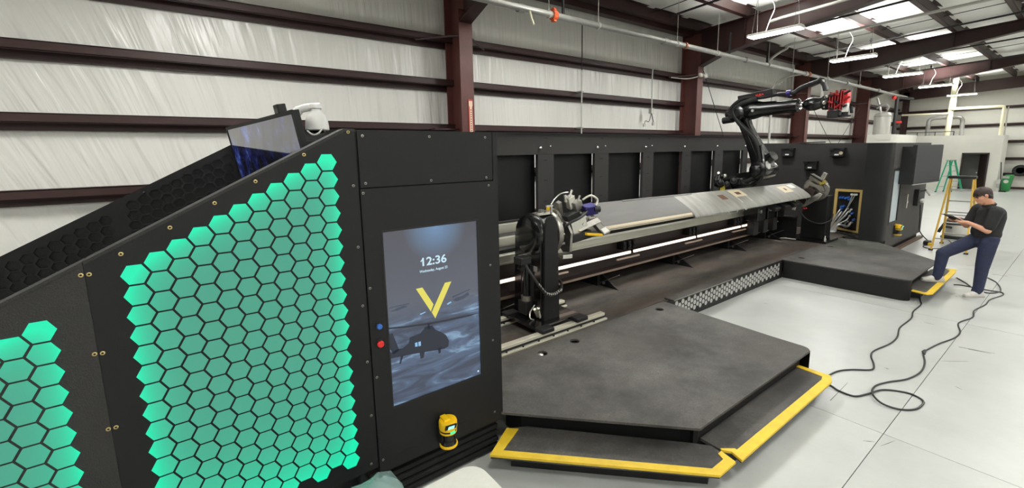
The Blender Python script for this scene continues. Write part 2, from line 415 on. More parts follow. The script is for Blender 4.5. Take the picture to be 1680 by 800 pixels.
# ceiling: insulation panels, purlins, rafters
def rt(y): return 5.76 + 0.05 * (7.3 - y)       # top of rafters
ce = struct('ceiling', MB().add([(-9, 8.1, rt(8.1) + .42), (42, 8.1, rt(8.1) + .42), (42, -16, rt(-16) + .42), (-9, -16, rt(-16) + .42)], [(0, 1, 2, 3)]), M['whitewall'])
pur = [7.35 - 1.38 * i for i in range(0, 16)]
for x in np.arange(-9, 42, 1.52):
    mb = MB(); ys = np.linspace(8.0, -16, 40)
    vs = []
    for y in ys:
        sag = 0.03 * abs(math.sin((y - 7.35) / 1.38 * PI))
        for u in (0, .5, 1): vs.append((x + u * 1.515, y, rt(y) + .26 - sag - (.02 if u == .5 else 0)))
    mb.add(vs, [(i * 3 + j, i * 3 + j + 1, i * 3 + j + 4, i * 3 + j + 3) for i in range(39) for j in range(2)])
    build('roof_panel', mb, M['roof'], ce, origin=(0, 0, 0), smooth=60)
for y in pur:
    z = rt(y)
    mb = MB()
    mb.box(-9, 36, y - .006, y + .006, z, z + .25); mb.box(-9, 36, y - .01, y + .12, z, z + .012); mb.box(-9, 36, y - .09, y, z + .24, z + .25)
    mb.box(-9, 36, y + .11, y + .12, z, z + .035)
    build('purlin', mb, M['maroon'], ce, smooth=None)
for x in COLX[1:]:
    xc = x - .14
    def bot(y): return 4.93 + 0.144 * (7.3 - y) if y > 1.6 else 4.93 + 0.144 * 5.7 + .05 * (1.6 - y)
    ysq = [7.85, 1.6, -16]
    prof = [(7.85, rt(7.85)), (1.6, rt(1.6)), (-16, rt(-16)), (-16, bot(-16)), (1.6, bot(1.6)), (6.6, bot(6.6)), (7.3, 4.78), (7.85, 4.78)]
    mb = MB().prism(prof, 'x', xc - .009, xc + .009)
    # bottom and top flanges
    def fl_(p0, p1, h):
        (ya, za), (yb, zb) = p0, p1; d = Vector((0, yb - ya, zb - za)) / 2
        up = Vector((0, -(zb - za), yb - ya)).normalized()
        mb.obox((xc, (ya + yb) / 2, (za + zb) / 2), (.13, 0, 0), d, up * h)
    fl_((7.3, 4.78), (6.6, bot(6.6)), .011); fl_((6.6, bot(6.6)), (1.6, bot(1.6)), .011); fl_((1.6, bot(1.6)), (-16, bot(-16)), .011)
    fl_((7.85, rt(7.85)), (-16, rt(-16)), .008)
    for y in (6.05, 3.28, .5, -2.2):
        mb.box(xc - .1, xc + .1, y - .006, y + .006, bot(y), rt(y))
    build('rafter', mb, M['maroon'], ce, smooth=None)

# end wall
EX = 36.0
wr = struct('wall_right', MB().box(EX + .12, EX + .22, -16, 8.1, 0, 7), M['whitewall'])
y = 8.0
mvr = M['vinyl']
while y > -16:
    build('insulation_sheet', MB().add([(EX + .1, y, 0), (EX + .1, y - 1.5, 0), (EX + .1, y - 1.5, 6.9), (EX + .1, y, 6.9)], [(0, 1, 2, 3)]), M['whitewall'], wr, smooth=None); y -= 1.505
for z in (0.72, 1.56, 2.48, 3.39, 4.32):
    mb = MB().box(EX - .1, EX + .1, -16, 7.9, z + .13, z + .15).box(EX, EX + .012, -16, 7.9, z, z + .15).box(EX - .1, EX - .09, -16, 7.9, z + .08, z + .15)
    build('girt', mb, M['maroon'], wr, smooth=None)
build('base_angle', MB().box(EX - .02, EX + .1, -16, 7.9, 0, .12), M['maroon'], wr, smooth=None)
for yy in (7.55, 1.2, -5):
    build('steel_column', MB().box(EX - .3, EX - .28, yy - .14, yy + .14, 0, 5.6).box(EX - .3, EX - .02, yy - .01, yy + .01, 0, 5.6).box(EX - .04, EX - .02, yy - .14, yy + .14, 0, 5.6), M['maroon'], wr, smooth=None)
build('end_rafter', MB().prism([(7.9, 5.1), (7.9, 5.7), (-16, 6.9), (-16, 6.3)], 'x', EX - .3, EX - .28), M['maroon'], wr, smooth=None)
# left and front walls of the hall (out of view, they close the room)
struct('wall_left', MB().box(-9.2, -9.0, -16, 8.1, 0, 7), M['whitewall'])
struct('wall_front', MB().box(-9.2, 42, -16.2, -16, 0, 7.4), M['whitewall'])

# white partition room at the far end, with a door
PX = 33.8
po = struct('wall_partition', MB().prism([(7.4, 0), (7.4, 2.98), (3.13, 2.88), (3.13, 0), (3.58, 0), (3.58, 1.93), (4.5, 1.93), (4.5, 0)], 'x', PX, PX + .12), M['whitewall'], smooth=None)
build('side_panel', MB().box(PX + .12, EX - .3, 3.13, 3.25, 0, 2.88), M['whitewall'], po, smooth=None)
build('roof_deck', MB().box(PX + .12, EX - .3, 3.25, 7.4, 2.76, 2.86), M['whitewall'], po, smooth=None)
build('inner_panel', MB().box(PX + 1.7, PX + 1.75, 3.25, 5.5, 0, 2.7), mat('inner_grey_wall', (150, 150, 146), .6), po, smooth=None)
d1 = struct('door_1', MB().box(PX - .03, PX + .14, 3.53, 3.59, 0, 1.97).box(PX - .03, PX + .14, 4.49, 4.55, 0, 1.97).box(PX - .03, PX + .14, 3.53, 4.55, 1.92, 1.99), M['wood'], smooth=None)
build('door_leaf', MB().obox((PX + .2, 3.74, .97), (.2, .16, 0), (.012, -.015, 0), (0, 0, .95)), M['wood'], d1, smooth=None)
build('door_handle', MB().cyl((PX - .02, 3.9, .95), (PX - .08, 3.9, .95), .03), M['chrome'], d1)
# lower white utility box behind the machine
struct('wall_utility', MB().box(25.0, 29.5, 5.66, 6.5, 0, 2.93).box(24.96, 24.99, 5.64, 6.2, 2.7, 2.95), M['whitewall'], smooth=None)

#__PART2__
# ================================================================ BOOTH FRONT: lit hexagon panels and kiosk
YF = 2.688
def topz(x): return 2.571 + 0.508 * (x - 0.796)
def hexpts(w, h):    # flat top
    return [(-w / 2, 0), (-w / 4, -h / 2), (w / 4, -h / 2), (w / 2, 0), (w / 4, h / 2), (-w / 4, h / 2)]
def hexmesh(name, w, h, t, m, back=0.0):
    mb = MB().prism(hexpts(w, h), 'y', -t, back); return mesh_of(name, mb, m, smooth=None)
screw_me = mesh_of('screw', MB().lathe([(.0085, 0), (.0085, .003), (.0045, .0045), (.0045, .001)], (0, 0, 0), (0, -1, 0), 12).cyl((0, -.001, 0), (0, -.0025, 0), .0042, n=8, mi=1), [M['screw'], M['gap']])  # dark disc paints the shade inside the socket
brass_me = mesh_of('brass_screw', MB().lathe([(.0095, 0), (.0095, .003), (.005, .0045), (.005, .0008)], (0, 0, 0), (0, -1, 0), 12).cyl((0, -.001, 0), (0, -.0025, 0), .0047, n=8, mi=1), [M['brass'], M['gap']])  # socket shade painted in as a dark disc here too
def screws(lst, parent, me=None):
    for x, z in lst: inst('screw', me or screw_me, (x, YF - .0005, z), parent)

hw, hh = .1075, .0915
pr_ = thing('hex_light_panel', 'large black sloping panel with a field of glowing teal hexagons, left of the tall touchscreen', 'light panel', (.25, YF, .345))
mb = MB().prism([(-.393, .345), (.853, .345), (.853, 2.571), (.796, 2.571), (-.393, topz(-.393))], 'y', YF, YF + .02)
build('panel', mb, M['black'], pr_, smooth=None, bevel=.002)
mb = MB().prism([(-.391, topz(-.391) - .012), (.796, 2.559), (.855, 2.559), (.855, 2.574), (.794, 2.576), (-.391, topz(-.391) + .004)], 'y', YF - .004, YF + .12)
build('top_trim', mb, M['black2'], pr_, smooth=None)
hx = hexmesh('hexagon', hw, hh, .003, M['hexR'])
for k in range(11):
    cx = .683 - HS * k; zt = 2.383 - .0502 * k; zb = .473 if k % 2 == 0 else .523
    n = int(round((zt - zb) / HP)) + 1
    for r in range(n): inst('hexagon', hx, (cx, YF - .0005, zt - r * HP), pr_)
screws([(-.378, 1.91), (-.378, 1.533), (-.376, 1.156), (-.376, .78), (-.261, 1.986), (-.069, 2.088), (.123, 2.192), (.314, 2.292), (.564, 2.428), (.815, 2.556)], pr_, brass_me)
screws([(.824, 2.239), (.825, 1.862), (.827, 1.485), (.83, 1.108), (.83, .733), (.807, .393), (.42, .385), (.0, .385)], pr_)
pl_ = thing('hex_light_panel', 'black sloping panel with glowing teal hexagons at the left edge, further from the touchscreen', 'light panel', (-.8, YF, .345))
mb = MB().prism([(-1.3, .345), (-.3935, .345), (-.3935, topz(-.3935)), (-1.3, topz(-1.3))], 'y', YF, YF + .02)
build('panel', mb, M['black2'], pl_, smooth=None, bevel=.002)  # lighter black than the next panel paints the light change at the fold
mb = MB().prism([(-1.3, topz(-1.3) - .012), (-.395, topz(-.395) - .012), (-.395, topz(-.395) + .004), (-1.3, topz(-1.3) + .004)], 'y', YF - .004, YF + .12)
build('top_trim', mb, M['black2'], pl_, smooth=None)
hx2 = hexmesh('hexagon', hw, hh, .003, M['hexL'])
for k in range(7):
    cx = -.562 - HS * k; zt = 1.686 - .0502 * k; zb = .473 if k % 2 == 0 else .523
    for r in range(int(round((zt - zb) / HP)) + 1): inst('hexagon', hx2, (cx, YF - .0005, zt - r * HP), pl_)
screws([(-.405, 1.911), (-.405, 1.536), (-.403, 1.157), (-.403, .78)], pl_, brass_me)

# kiosk cabinet: body, two front plates, touchscreen, buttons
kx0, kx1 = .863, 1.885
kt = thing('touchscreen_kiosk', 'tall black kiosk cabinet with a portrait touchscreen showing a helicopter wallpaper', 'kiosk', (1.37, YF + .2, .29))
build('body', MB().box(kx0 - .004, kx1 - .004, YF + .02, YF + .62, .3, 2.562), M['black'], kt, smooth=None, bevel=.006)
build('front_plate', MB().box(kx0 + .003, kx1 - .045, YF, YF + .02, 2.222, 2.568), M['black'], kt, smooth=None, bevel=.002)
sx0, sx1, sz0, sz1 = .975, 1.703, .722, 1.945
mb = MB().prism([(kx0, .292), (kx1, .292), (kx1, 2.57), (kx1 - .04, 2.57), (kx1 - .04, 2.216), (kx0, 2.216)], 'y', YF, YF + .02, holes=[[(sx0, sz0), (sx1, sz0), (sx1, sz1), (sx0, sz1)]])
build('front_plate', mb, M['black'], kt, smooth=None)
screws([(.898, 2.534), (1.34, 2.533), (1.78, 2.531), (.898, 2.249), (1.339, 2.245), (1.782, 2.244), (.879, 2.19), (1.801, 2.185), (1.798, 1.583), (1.805, .982), (1.805, .377), (.88, 1.588), (.884, .983), (.887, .385)], kt)
bez = build('screen_bezel', MB().prism([(sx0, sz0), (sx1, sz0), (sx1, sz1), (sx0, sz1)], 'y', YF - .002, YF + .02, holes=[[(sx0 + .01, sz0 + .012), (sx1 - .012, sz0 + .012), (sx1 - .012, sz1 - .012), (sx0 + .01, sz1 - .012)]]), M['dark'], kt, smooth=None)
# display picture: stormy sky and sea, made of light
def screen_mat():
    m = bpy.data.materials.new('kiosk_display'); m.use_nodes = True; nt = m.node_tree; b = nt.nodes['Principled BSDF']
    tc = nt.nodes.new('ShaderNodeTexCoord'); sp = nt.nodes.new('ShaderNodeSeparateXYZ'); nt.links.new(tc.outputs['Object'], sp.inputs[0])
    mp = nt.nodes.new('ShaderNodeMapping'); mp.inputs['Scale'].default_value = (1.4, 1, 6.0); mp.inputs['Rotation'].default_value = (0, .12, 0)
    nt.links.new(tc.outputs['Object'], mp.inputs[0])
    n = nt.nodes.new('ShaderNodeTexNoise'); n.inputs['Scale'].default_value = 1.7; n.inputs['Detail'].default_value = 4; n.inputs['Distortion'].default_value = 1.4
    nt.links.new(mp.outputs[0], n.inputs['Vector'])
    cr = nt.nodes.new('ShaderNodeValToRGB'); e = cr.color_ramp.elements
    e[0].position = .36; e[0].color = rgb((62, 70, 88)); e[1].position = .74; e[1].color = rgb((158, 198, 230))
    x = e.new(.55); x.color = rgb((84, 102, 130)); nt.links.new(n.outputs['Fac'], cr.inputs[0])
    sky = nt.nodes.new('ShaderNodeValToRGB'); e = sky.color_ramp.elements
    e[0].position = 0; e[0].color = rgb((92, 98, 112)); e[1].position = 1; e[1].color = rgb((84, 84, 92))
    r = nt.nodes.new('ShaderNodeMapRange'); r.inputs[1].default_value = .55; r.inputs[2].default_value = 1.25
    nt.links.new(sp.outputs[2], r.inputs[0]); nt.links.new(r.outputs[0], sky.inputs[0])
    # soft light from the clouds at the top
    d = nt.nodes.new('ShaderNodeVectorMath'); d.operation = 'DISTANCE'; d.inputs[1].default_value = (.02, 0, 1.21)
    nt.links.new(tc.outputs['Object'], d.inputs[0])
    r3 = nt.nodes.new('ShaderNodeMapRange'); r3.inputs[1].default_value = 0; r3.inputs[2].default_value = .24; r3.inputs[3].default_value = .75; r3.inputs[4].default_value = 0
    nt.links.new(d.outputs['Value'], r3.inputs[0])
    m0 = nt.nodes.new('ShaderNodeMix'); m0.data_type = 'RGBA'; m0.inputs[7].default_value = rgb((120, 162, 204))
    nt.links.new(r3.outputs[0], m0.inputs[0]); nt.links.new(sky.outputs[0], m0.inputs[6])
    r2 = nt.nodes.new('ShaderNodeMapRange'); r2.interpolation_type = 'SMOOTHSTEP'; r2.inputs[1].default_value = .50; r2.inputs[2].default_value = .72
    nt.links.new(sp.outputs[2], r2.inputs[0])
    mx = nt.nodes.new('ShaderNodeMix'); mx.data_type = 'RGBA'
    nt.links.new(r2.outputs[0], mx.inputs[0]); nt.links.new(cr.outputs[0], mx.inputs[6]); nt.links.new(m0.outputs[2], mx.inputs[7])
    b.inputs['Base Color'].default_value = (.01, .01, .012, 1); b.inputs['Roughness'].default_value = .25
    nt.links.new(mx.outputs[2], b.inputs['Emission Color']); b.inputs['Emission Strength'].default_value = .92
    return m
scx = (sx0 + sx1) / 2
scr = build('display', MB().box(sx0 + .008, sx1 - .01, YF + .008, YF + .016, sz0 + .01, sz1 - .01), screen_mat(), kt, smooth=None, origin=(scx, YF + .01, sz0))
def emi(n, c, s=1.0):
    return mat(n, (10, 10, 10), .4, emis=c, estr=s)
e_dark = emi('display_dark_blue', (34, 40, 54)); e_mid = emi('display_slate', (66, 74, 92)); e_yel = emi('display_yellow', (226, 216, 96)); e_txt = emi('display_text', (198, 230, 244)); e_lite = emi('display_glow', (140, 190, 230))
def onscreen(name, polys, m, d=.0005):
    mb = MB()
    for p in polys: mb.prism(p, 'y', YF + .008 - d, YF + .0085)
    return build(name, mb, m, scr, smooth=None)
def text(name, s, size, x, z, m, off=0.0, y=YF + .0072, parent=None, rot=(PI / 2, 0, 0), ext=.0002, align='CENTER', sx=1):
    cu = bpy.data.curves.new(name, 'FONT'); cu.body = s; cu.size = size; cu.align_x = align; cu.align_y = 'CENTER'; cu.offset = off; cu.extrude = ext
    o = bpy.data.objects.new(name, cu); COL.objects.link(o); dg = bpy.context.evaluated_depsgraph_get()
    me = bpy.data.meshes.new_from_object(o.evaluated_get(dg)); bpy.data.objects.remove(o); bpy.data.curves.remove(cu)
    me.materials.clear(); me.materials.append(m)
    q = bpy.data.objects.new(name, me); COL.objects.link(q); place(q, (x, y, z), parent); q.rotation_euler = rot; q.scale = (sx, 1, 1)
    return q
#TEXTCOORDS
text('clock_digits', '12:36', .08, 1.334, 1.692, e_txt, off=.0017, parent=scr, sx=1.14)
onscreen('clock_flag', [[(1.236, 1.704), (1.252, 1.717), (1.252, 1.708), (1.239, 1.697)]], e_txt, .0009)
text('date_line', 'Wednesday, August 23', .025, 1.333, 1.63, e_txt, off=.0004, parent=scr, sx=.92)
onscreen('logo_stroke', [[(1.193, 1.518), (1.241, 1.518), (1.318, 1.381), (1.296, 1.332)]], e_yel)
onscreen('logo_stroke', [[(1.302, 1.326), (1.327, 1.275), (1.466, 1.518), (1.414, 1.518)]], e_yel)
hpoly = [[(.985, 1.115), (1.04, 1.13), (1.075, 1.125), (1.12, 1.15), (1.13, 1.187), (1.21, 1.197), (1.235, 1.22), (1.31, 1.215), (1.325, 1.19), (1.365, 1.165), (1.405, 1.13), (1.427, 1.08), (1.42, 1.04), (1.39, 1.03), (1.30, 1.042), (1.17, 1.06), (1.08, 1.07), (.985, 1.08)],
         [(.985, 1.25), (1.012, 1.25), (1.05, 1.12), (1.01, 1.10), (.985, 1.15)], [(1.06, 1.08), (1.085, 1.09), (1.055, 1.02), (1.045, 1.02)], [(1.195, 1.06), (1.235, 1.06), (1.225, 1.012), (1.20, 1.012)], [(1.335, 1.05), (1.36, 1.05), (1.357, 1.008), (1.34, 1.008)],
         [(1.265, 1.21), (1.285, 1.21), (1.283, 1.25), (1.267, 1.25)], [(1.235, 1.218), (1.31, 1.213), (1.30, 1.232), (1.245, 1.235)],
         [(.985, 1.285), (1.12, 1.262), (1.27, 1.242), (1.40, 1.232), (1.60, 1.222), (1.69, 1.228), (1.55, 1.24), (1.40, 1.247), (1.28, 1.256), (1.12, 1.274), (.985, 1.296)]]
onscreen('helicopter_image', hpoly, e_dark)
onscreen('cabin_windows_image', [[(1.165, 1.11), (1.183, 1.108), (1.183, 1.138), (1.165, 1.138)], [(1.19, 1.107), (1.208, 1.106), (1.208, 1.138), (1.19, 1.138)]], e_lite, .0009)
onscreen('helicopter_image', [[(1.47, 1.375), (1.50, 1.39), (1.55, 1.392), (1.60, 1.41), (1.61, 1.39), (1.57, 1.37), (1.51, 1.36)], [(1.47, 1.405), (1.62, 1.432), (1.62, 1.425), (1.47, 1.395)]], e_mid)
onscreen('helicopter_image', [[(1.0, 1.40), (1.05, 1.415), (1.10, 1.42), (1.13, 1.41), (1.06, 1.398)], [(1.0, 1.43), (1.14, 1.43), (1.14, 1.424), (1.0, 1.424)]], e_mid)
onscreen('glow_image', [[(1.21, 1.335), (1.25, 1.342), (1.26, 1.338), (1.22, 1.328)], [(1.42, 1.36), (1.455, 1.372), (1.46, 1.362), (1.43, 1.352)]], e_lite)
onscreen('corner_icon', [[(1.668 + .008 * math.cos(t), .765 + .008 * math.sin(t)) for t in np.linspace(0, 2 * PI, 10)[:-1]]], e_txt)
def button(name, z, r, m, lab):
    b = build(name, MB().lathe([(r * .8, 0), (r * .8, .012), (r, .013), (r, .026), (r * .8, .031)], (.918, YF, z), (0, -1, 0), 20), m, kt); b['label'] = lab
    build('collar', MB().lathe([(r * 1.25, 0), (r * 1.25, .004), (r, .005)], (.918, YF, z), (0, -1, 0), 20), M['dark'], b)
button('push_button', 1.329, .018, M['blue'], 'small blue push button'); button('stop_button', 1.21, .022, M['red'], 'red mushroom stop button')
build('tool_slot', MB().box(1.42, 1.54, YF - .001, YF + .003, .40, .405), M['gap'], kt, smooth=None)
build('tool_slot', MB().box(1.0, 1.12, YF - .001, YF + .003, .38, .385), M['gap'], kt, smooth=None)

build('seam_backing', MB().box(.845, .875, YF + .021, YF + .05, .35, 2.56), M['gap'], kt, smooth=None)  # strip added to block light leaking through the panel seam
# recessed plinth with louvres below the front
pb = thing('plinth', 'low black recessed plinth with horizontal ribs under the kiosk', 'plinth', (.5, 2.9, 0))
build('plinth_box', MB().box(-1.3, 1.86, 2.76, 3.3, 0, .285), M['dark'], pb, smooth=None)
for i, z in enumerate((.03, .085, .14, .195, .25)):
    build('rib', MB().box(.80, 1.86, 2.715 + .004 * i, 2.76, z, z + .034), M['gap'], pb, smooth=None, bevel=.004)
build('post', MB().box(.735, .765, 2.70, 2.76, 0, .345), M['black'], pb, smooth=None)

# yellow safety scanner
def scanner(lab, c, s=1.0):
    x, y, z = c
    t = thing('safety_scanner', lab, 'scanner', (x, y, z), 'yellow safety scanners')
    def L(pr, m, name, ctr=(0, 0, 0), n=24): return build(name, MB().lathe([(r * s, h * s) for r, h in pr], (x + ctr[0] * s, y + ctr[1] * s, z), (0, 0, 1), n), m, t)
    build('bracket', MB().box(x - .055 * s, x + .055 * s, y, y + .06 * s, z + .02 * s, z + .19 * s), M['dark'], t, smooth=None)
    L([(.058, 0), (.066, .006), (.066, .018), (.06, .022)], M['yellow2'], 'base_ring')
    L([(.058, .022), (.05, .045), (.042, .05), (.042, .105), (.05, .11)], M['gloss'], 'window')
    L([(.060, .108), (.063, .112), (.063, .122), (.060, .124)], M['yellow2'], 'rim')
    L([(.061, .124), (.061, .138)], M['dark'], 'light_band')
    body = L([(.064, .138), (.066, .15), (.066, .19), (.06, .205), (.03, .21)], M['yellow2'], 'head')
    a = (.8, -.5); d = Vector((-.15, -1, 0)).normalized(); rgt = Vector((1, -.15, 0)).normalized()
    c0 = Vector((x, y, z)) + d * .062 * s
    up = (Vector((0, 0, 1)) - d * -.55).normalized(); 
    build('display_frame', MB().obox(c0 + V(0, 0, .178 * s), rgt * .042 * s, up * .026 * s, d * .008 * s), M['dark'], body, smooth=None, bevel=.004)
    build('display', MB().obox(c0 + V(0, 0, .178 * s) + d * .008 * s, rgt * .022 * s, up * .018 * s, d * .003 * s), M['cyan_led'], body, smooth=None)
    build('status_lamp', MB().obox(c0 + V(.012 * s, 0, .131 * s) + d * .0 * s, rgt * .018 * s, V(0, 0, .009 * s), d * .004 * s), M['green_led'], t, smooth=None)
    build('back_hood', MB().box(x - .04 * s, x + .005 * s, y - .03 * s, y + .05 * s, z + .17 * s, z + .222 * s), M['yellow2'], t, smooth=None, bevel=.006)
scanner('yellow and black safety scanner on the kiosk front below the touchscreen', (1.352, YF - .066, .325))
scanner('yellow and black safety scanner on the far black cabin beside the frosted window', (13.0, YF - .07, .40), 1.15)

# ================================================================ REAR WING of the booth, monitor and dome camera
YR = 5.5
def rz(x): return 2.118 + .529 * (x + .363)
rw = thing('rear_hex_panel', 'dark sloping wing panel embossed with black hexagons behind the lit front panel', 'panel', (-.5, YR, .35))
cells = [(.41 - .0895 * k, 2.405 - .0465 * k - r * .097) for k in range(10) for r in range(6)] + [(-.60 - .0895 * k, 1.86 - .0465 * k - r * .097) for k in range(11) for r in range(5)]
build('panel', MB().prism([(-2.2, .345), (.75, .345), (.75, rz(.75)), (-2.2, rz(-2.2))], 'y', YR - .014, YR + .004, holes=[[(x + p[0], z + p[1]) for p in hexpts(.098, .083)] for x, z in cells]), M['black'], rw, smooth=None)
build('back_sheet', MB().prism([(-2.2, .345), (.75, .345), (.75, rz(.75) - .01), (-2.2, rz(-2.2) - .01)], 'y', YR + .006, YR + .03), M['black'], rw, smooth=None)
cupm = hexmesh('hexagon', .096, .081, .001, M['black'])
for x, z in cells: inst('hexagon', cupm, (x, YR + .005, z), rw)
build('edge_bolt', MB().ball((-.3, YR - .016, 2.1), .012), M['dark'], rw)

# booth monitor facing the operator seat
tvx = thing('booth_monitor', 'large glossy monitor tilted on top of the dark booth, reflecting the white wall', 'monitor', (.62, 4.15, 1.6))
c0, c1 = Vector((.628, 3.21, 2.72)), Vector((.425, 5.46, 2.722))
al = (c1 - c0).normalized(); wd = 2.255; dn = Vector((.165, 0, -1)); dn = (dn - al * dn.dot(al)).normalized(); nn = al.cross(dn).normalized()
if nn.x > 0: nn = -nn
ht = 1.2; cen = c0 + al * wd / 2 + dn * ht / 2
build('frame', MB().obox(cen - nn * .022, al * wd / 2, dn * ht / 2, nn * .02), M['dark'], tvx, smooth=None, bevel=.004)
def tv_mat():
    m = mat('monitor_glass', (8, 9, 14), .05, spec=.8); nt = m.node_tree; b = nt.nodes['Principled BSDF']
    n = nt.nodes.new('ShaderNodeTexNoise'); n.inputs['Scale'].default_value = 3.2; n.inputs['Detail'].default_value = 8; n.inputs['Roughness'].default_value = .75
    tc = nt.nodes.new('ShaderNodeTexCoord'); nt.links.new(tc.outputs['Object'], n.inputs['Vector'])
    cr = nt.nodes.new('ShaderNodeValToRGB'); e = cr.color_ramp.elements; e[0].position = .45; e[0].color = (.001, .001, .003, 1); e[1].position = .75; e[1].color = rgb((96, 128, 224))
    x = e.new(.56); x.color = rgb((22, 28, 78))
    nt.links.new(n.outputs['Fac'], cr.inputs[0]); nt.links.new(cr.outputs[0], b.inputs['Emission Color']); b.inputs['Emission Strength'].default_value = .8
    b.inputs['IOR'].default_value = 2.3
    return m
build('screen', MB().obox(cen - nn * .0015, al * (wd / 2 - .03), dn * (ht / 2 - .025), nn * .002), tv_mat(), tvx, smooth=None)
build('bezel', MB().obox(c0 + al * wd / 2 + dn * .012 + nn * .001, al * wd / 2, dn * .014, nn * .004).obox(c0 + al * .014 + dn * ht / 2 + nn * .001, al * .016, dn * ht / 2, nn * .004).obox(c0 + al * (wd - .014) + dn * ht / 2 + nn * .001, al * .016, dn * ht / 2, nn * .004), M['dark'], tvx, smooth=None)
build('webcam', MB().obox(c0 + al * .33 - dn * .03 - nn * .02, al * .05, dn * .032, nn * .03), M['gloss'], tvx, smooth=None, bevel=.006)
build('stand_arm', MB().box(.72, .80, 4.1, 4.2, 1.0, 2.3).box(.66, .8, 4.05, 4.25, 2.1, 2.25), M['dark'], tvx, smooth=None)
build('mount_plate', MB().box(.70, .86, 3.9, 4.4, .345, 1.02), M['dark'], tvx, smooth=None)
# dome camera on a swan neck
pc = thing('dome_camera', 'white pan tilt dome camera on a curved arm behind the glossy monitor', 'camera', (.84, 3.5, 2.47))
build('base_box', MB().box(.66, .93, 3.44, 3.62, 2.40, 2.535), M['dark'], pc, smooth=None, bevel=.01)
build('arm', MB().tube(spline([(.705, 3.62, 2.60), (.715, 3.61, 2.70), (.745, 3.58, 2.752), (.80, 3.54, 2.772), (.875, 3.5, 2.775)], 6), [.045] * 6 + [.034] * 7 + [.028] * 12, 14), M['white'], pc)
dm = build('dome_housing', MB().lathe([(.03, .0), (.036, -.03), (.04, -.038), (.062, -.06), (.076, -.095), (.082, -.145), (.083, -.165), (.074, -.172)], (.842, 3.5, 2.775), (0, 0, 1), 28), M['white'], pc)
build('arm_cap', MB().cyl((.842, 3.5, 2.762), (.842, 3.5, 2.792), .045, .04, 20), M['white'], pc)
build('lens_dome', MB().ball((.842, 3.5, 2.61), .066, 20, sc=(1, 1, .5)), M['gloss'], pc)
build('lead', MB().tube(spline([(.76, 3.45, 2.60), (.79, 3.42, 2.57), (.83, 3.41, 2.585), (.86, 3.42, 2.62), (.88, 3.45, 2.60)], 5), .006, 8), M['white'], pc)

# ================================================================ ENCLOSURE BACK WALL
en = thing('enclosure_back_wall', 'long black machine back wall of framed recessed panels below the white hall wall', 'enclosure', (7, 5.5, .345))
build('top_rail', MB().box(.75, 11.75, 5.5, 5.56, 2.378, 2.71), M['black2'], en, smooth=None, bevel=.004)
build('cap_strip', MB().box(.75, 11.75, 5.48, 5.9, 2.71, 2.725), M['black'], en, smooth=None)
build('sill', MB().box(.75, 11.75, 5.5, 5.56, .345, 1.36), M['black2'], en, smooth=None, bevel=.004)
posts = [(1.9, 2.25), (3.28, 3.62), (4.66, 5.01), (6.01, 6.38), (7.41, 7.75), (8.78, 9.13), (10.13, 10.51), (11.5, 11.75)]
for i, (a, b_) in enumerate(posts):
    p = build('post', MB().box(a, b_, 5.5, 5.56, 1.36, 2.378), M['black2'], en, smooth=None, bevel=.003)
    for z in (2.28, 1.95, 1.6): build('slot', MB().box(a + .13, a + .21, 5.4985, 5.503, z, z + .012), M['gap'], p, smooth=None)
    build('catch_knob', MB().ball((a + .04, 5.478, 2.485), .026, 12).cyl((a + .04, 5.5, 2.485), (a + .04, 5.47, 2.485), .012), M['chrome'], en)
    if 1 < i < 5: build('bolt_head', MB().ball((a + .27, 5.497, 2.51), .014, 10), M['chrome'], en)
    if i < len(posts) - 1:
        nx = posts[i + 1][0]
        build('recessed_panel', MB().box(b_ - .05, nx + .1 * nx / 5.5 - .022, 5.66, 5.68, 1.2, 2.5), M['black'], en, smooth=None)
    build('slot', MB().box(a + .13, a + .22, 5.4985, 5.503, 2.64, 2.652), M['gap'], en, smooth=None)

# right end wall and cabin
ew = thing('enclosure_end_wall', 'plain black end wall of the machine behind the black columns carrying three sensors', 'enclosure', (12.95, 4.3, .345))
build('wall_sheet', MB().prism([(2.96, .345), (5.95, .345), (5.95, 2.555), (2.96, 2.495)], 'x', 12.92, 12.98), M['black2'], ew, smooth=None)
build('vertical_trim', MB().box(12.86, 12.92, 3.12, 3.17, .345, 1.75), M['dark'], ew, smooth=None)
build('top_cap', MB().box(12.9, 13.0, 4.2, 4.75, 2.53, 2.56), M['black2'], ew, smooth=None)
cb = thing('control_cabin', 'black cabin with a rounded corner, a narrow frosted window and the far monitor', 'cabin', (13.8, 3.0, 0))
mb = MB().prism([(12.05, 2.95), (12.06, 2.80), (12.11, 2.72), (12.2, 2.69), (12.38, 2.688), (12.38, 2.75), (12.25, 2.95)], 'z', .345, 2.49)
build('corner_post', mb, M['black'], cb, smooth=50)
build('return_panel', MB().prism([(12.05, 2.95), (12.25, 2.95), (12.95, 2.95), (12.95, 3.14), (12.03, 3.1)], 'z', .345, 2.49), M['black'], cb, smooth=None)
mb = MB().prism([(12.38, .15), (15.6, .15), (15.6, 2.486), (12.38, 2.486)], 'y', 2.688, 2.75, holes=[[(12.44, .68), (13.13, .68), (13.13, 1.93), (12.44, 1.93)]])
build('front_wall', mb, mat('grey_black_liner', (58, 56, 54), .75, var=.12, vscale=3, bump=.25, bscale=200), cb, smooth=None)
build('plinth_board', MB().box(12.38, 15.55, 2.75, 2.8, 0, .2), M['dark'], cb, smooth=None)
build('skirting', MB().box(12.4, 15.6, 2.62, 2.70, .0, .06), mat('brown_skirting', (92, 74, 60), .6), cb, smooth=None)
build('side_wall', MB().box(15.52, 15.58, 2.75, 5.0, 0, 2.486), M['black2'], cb, smooth=None)
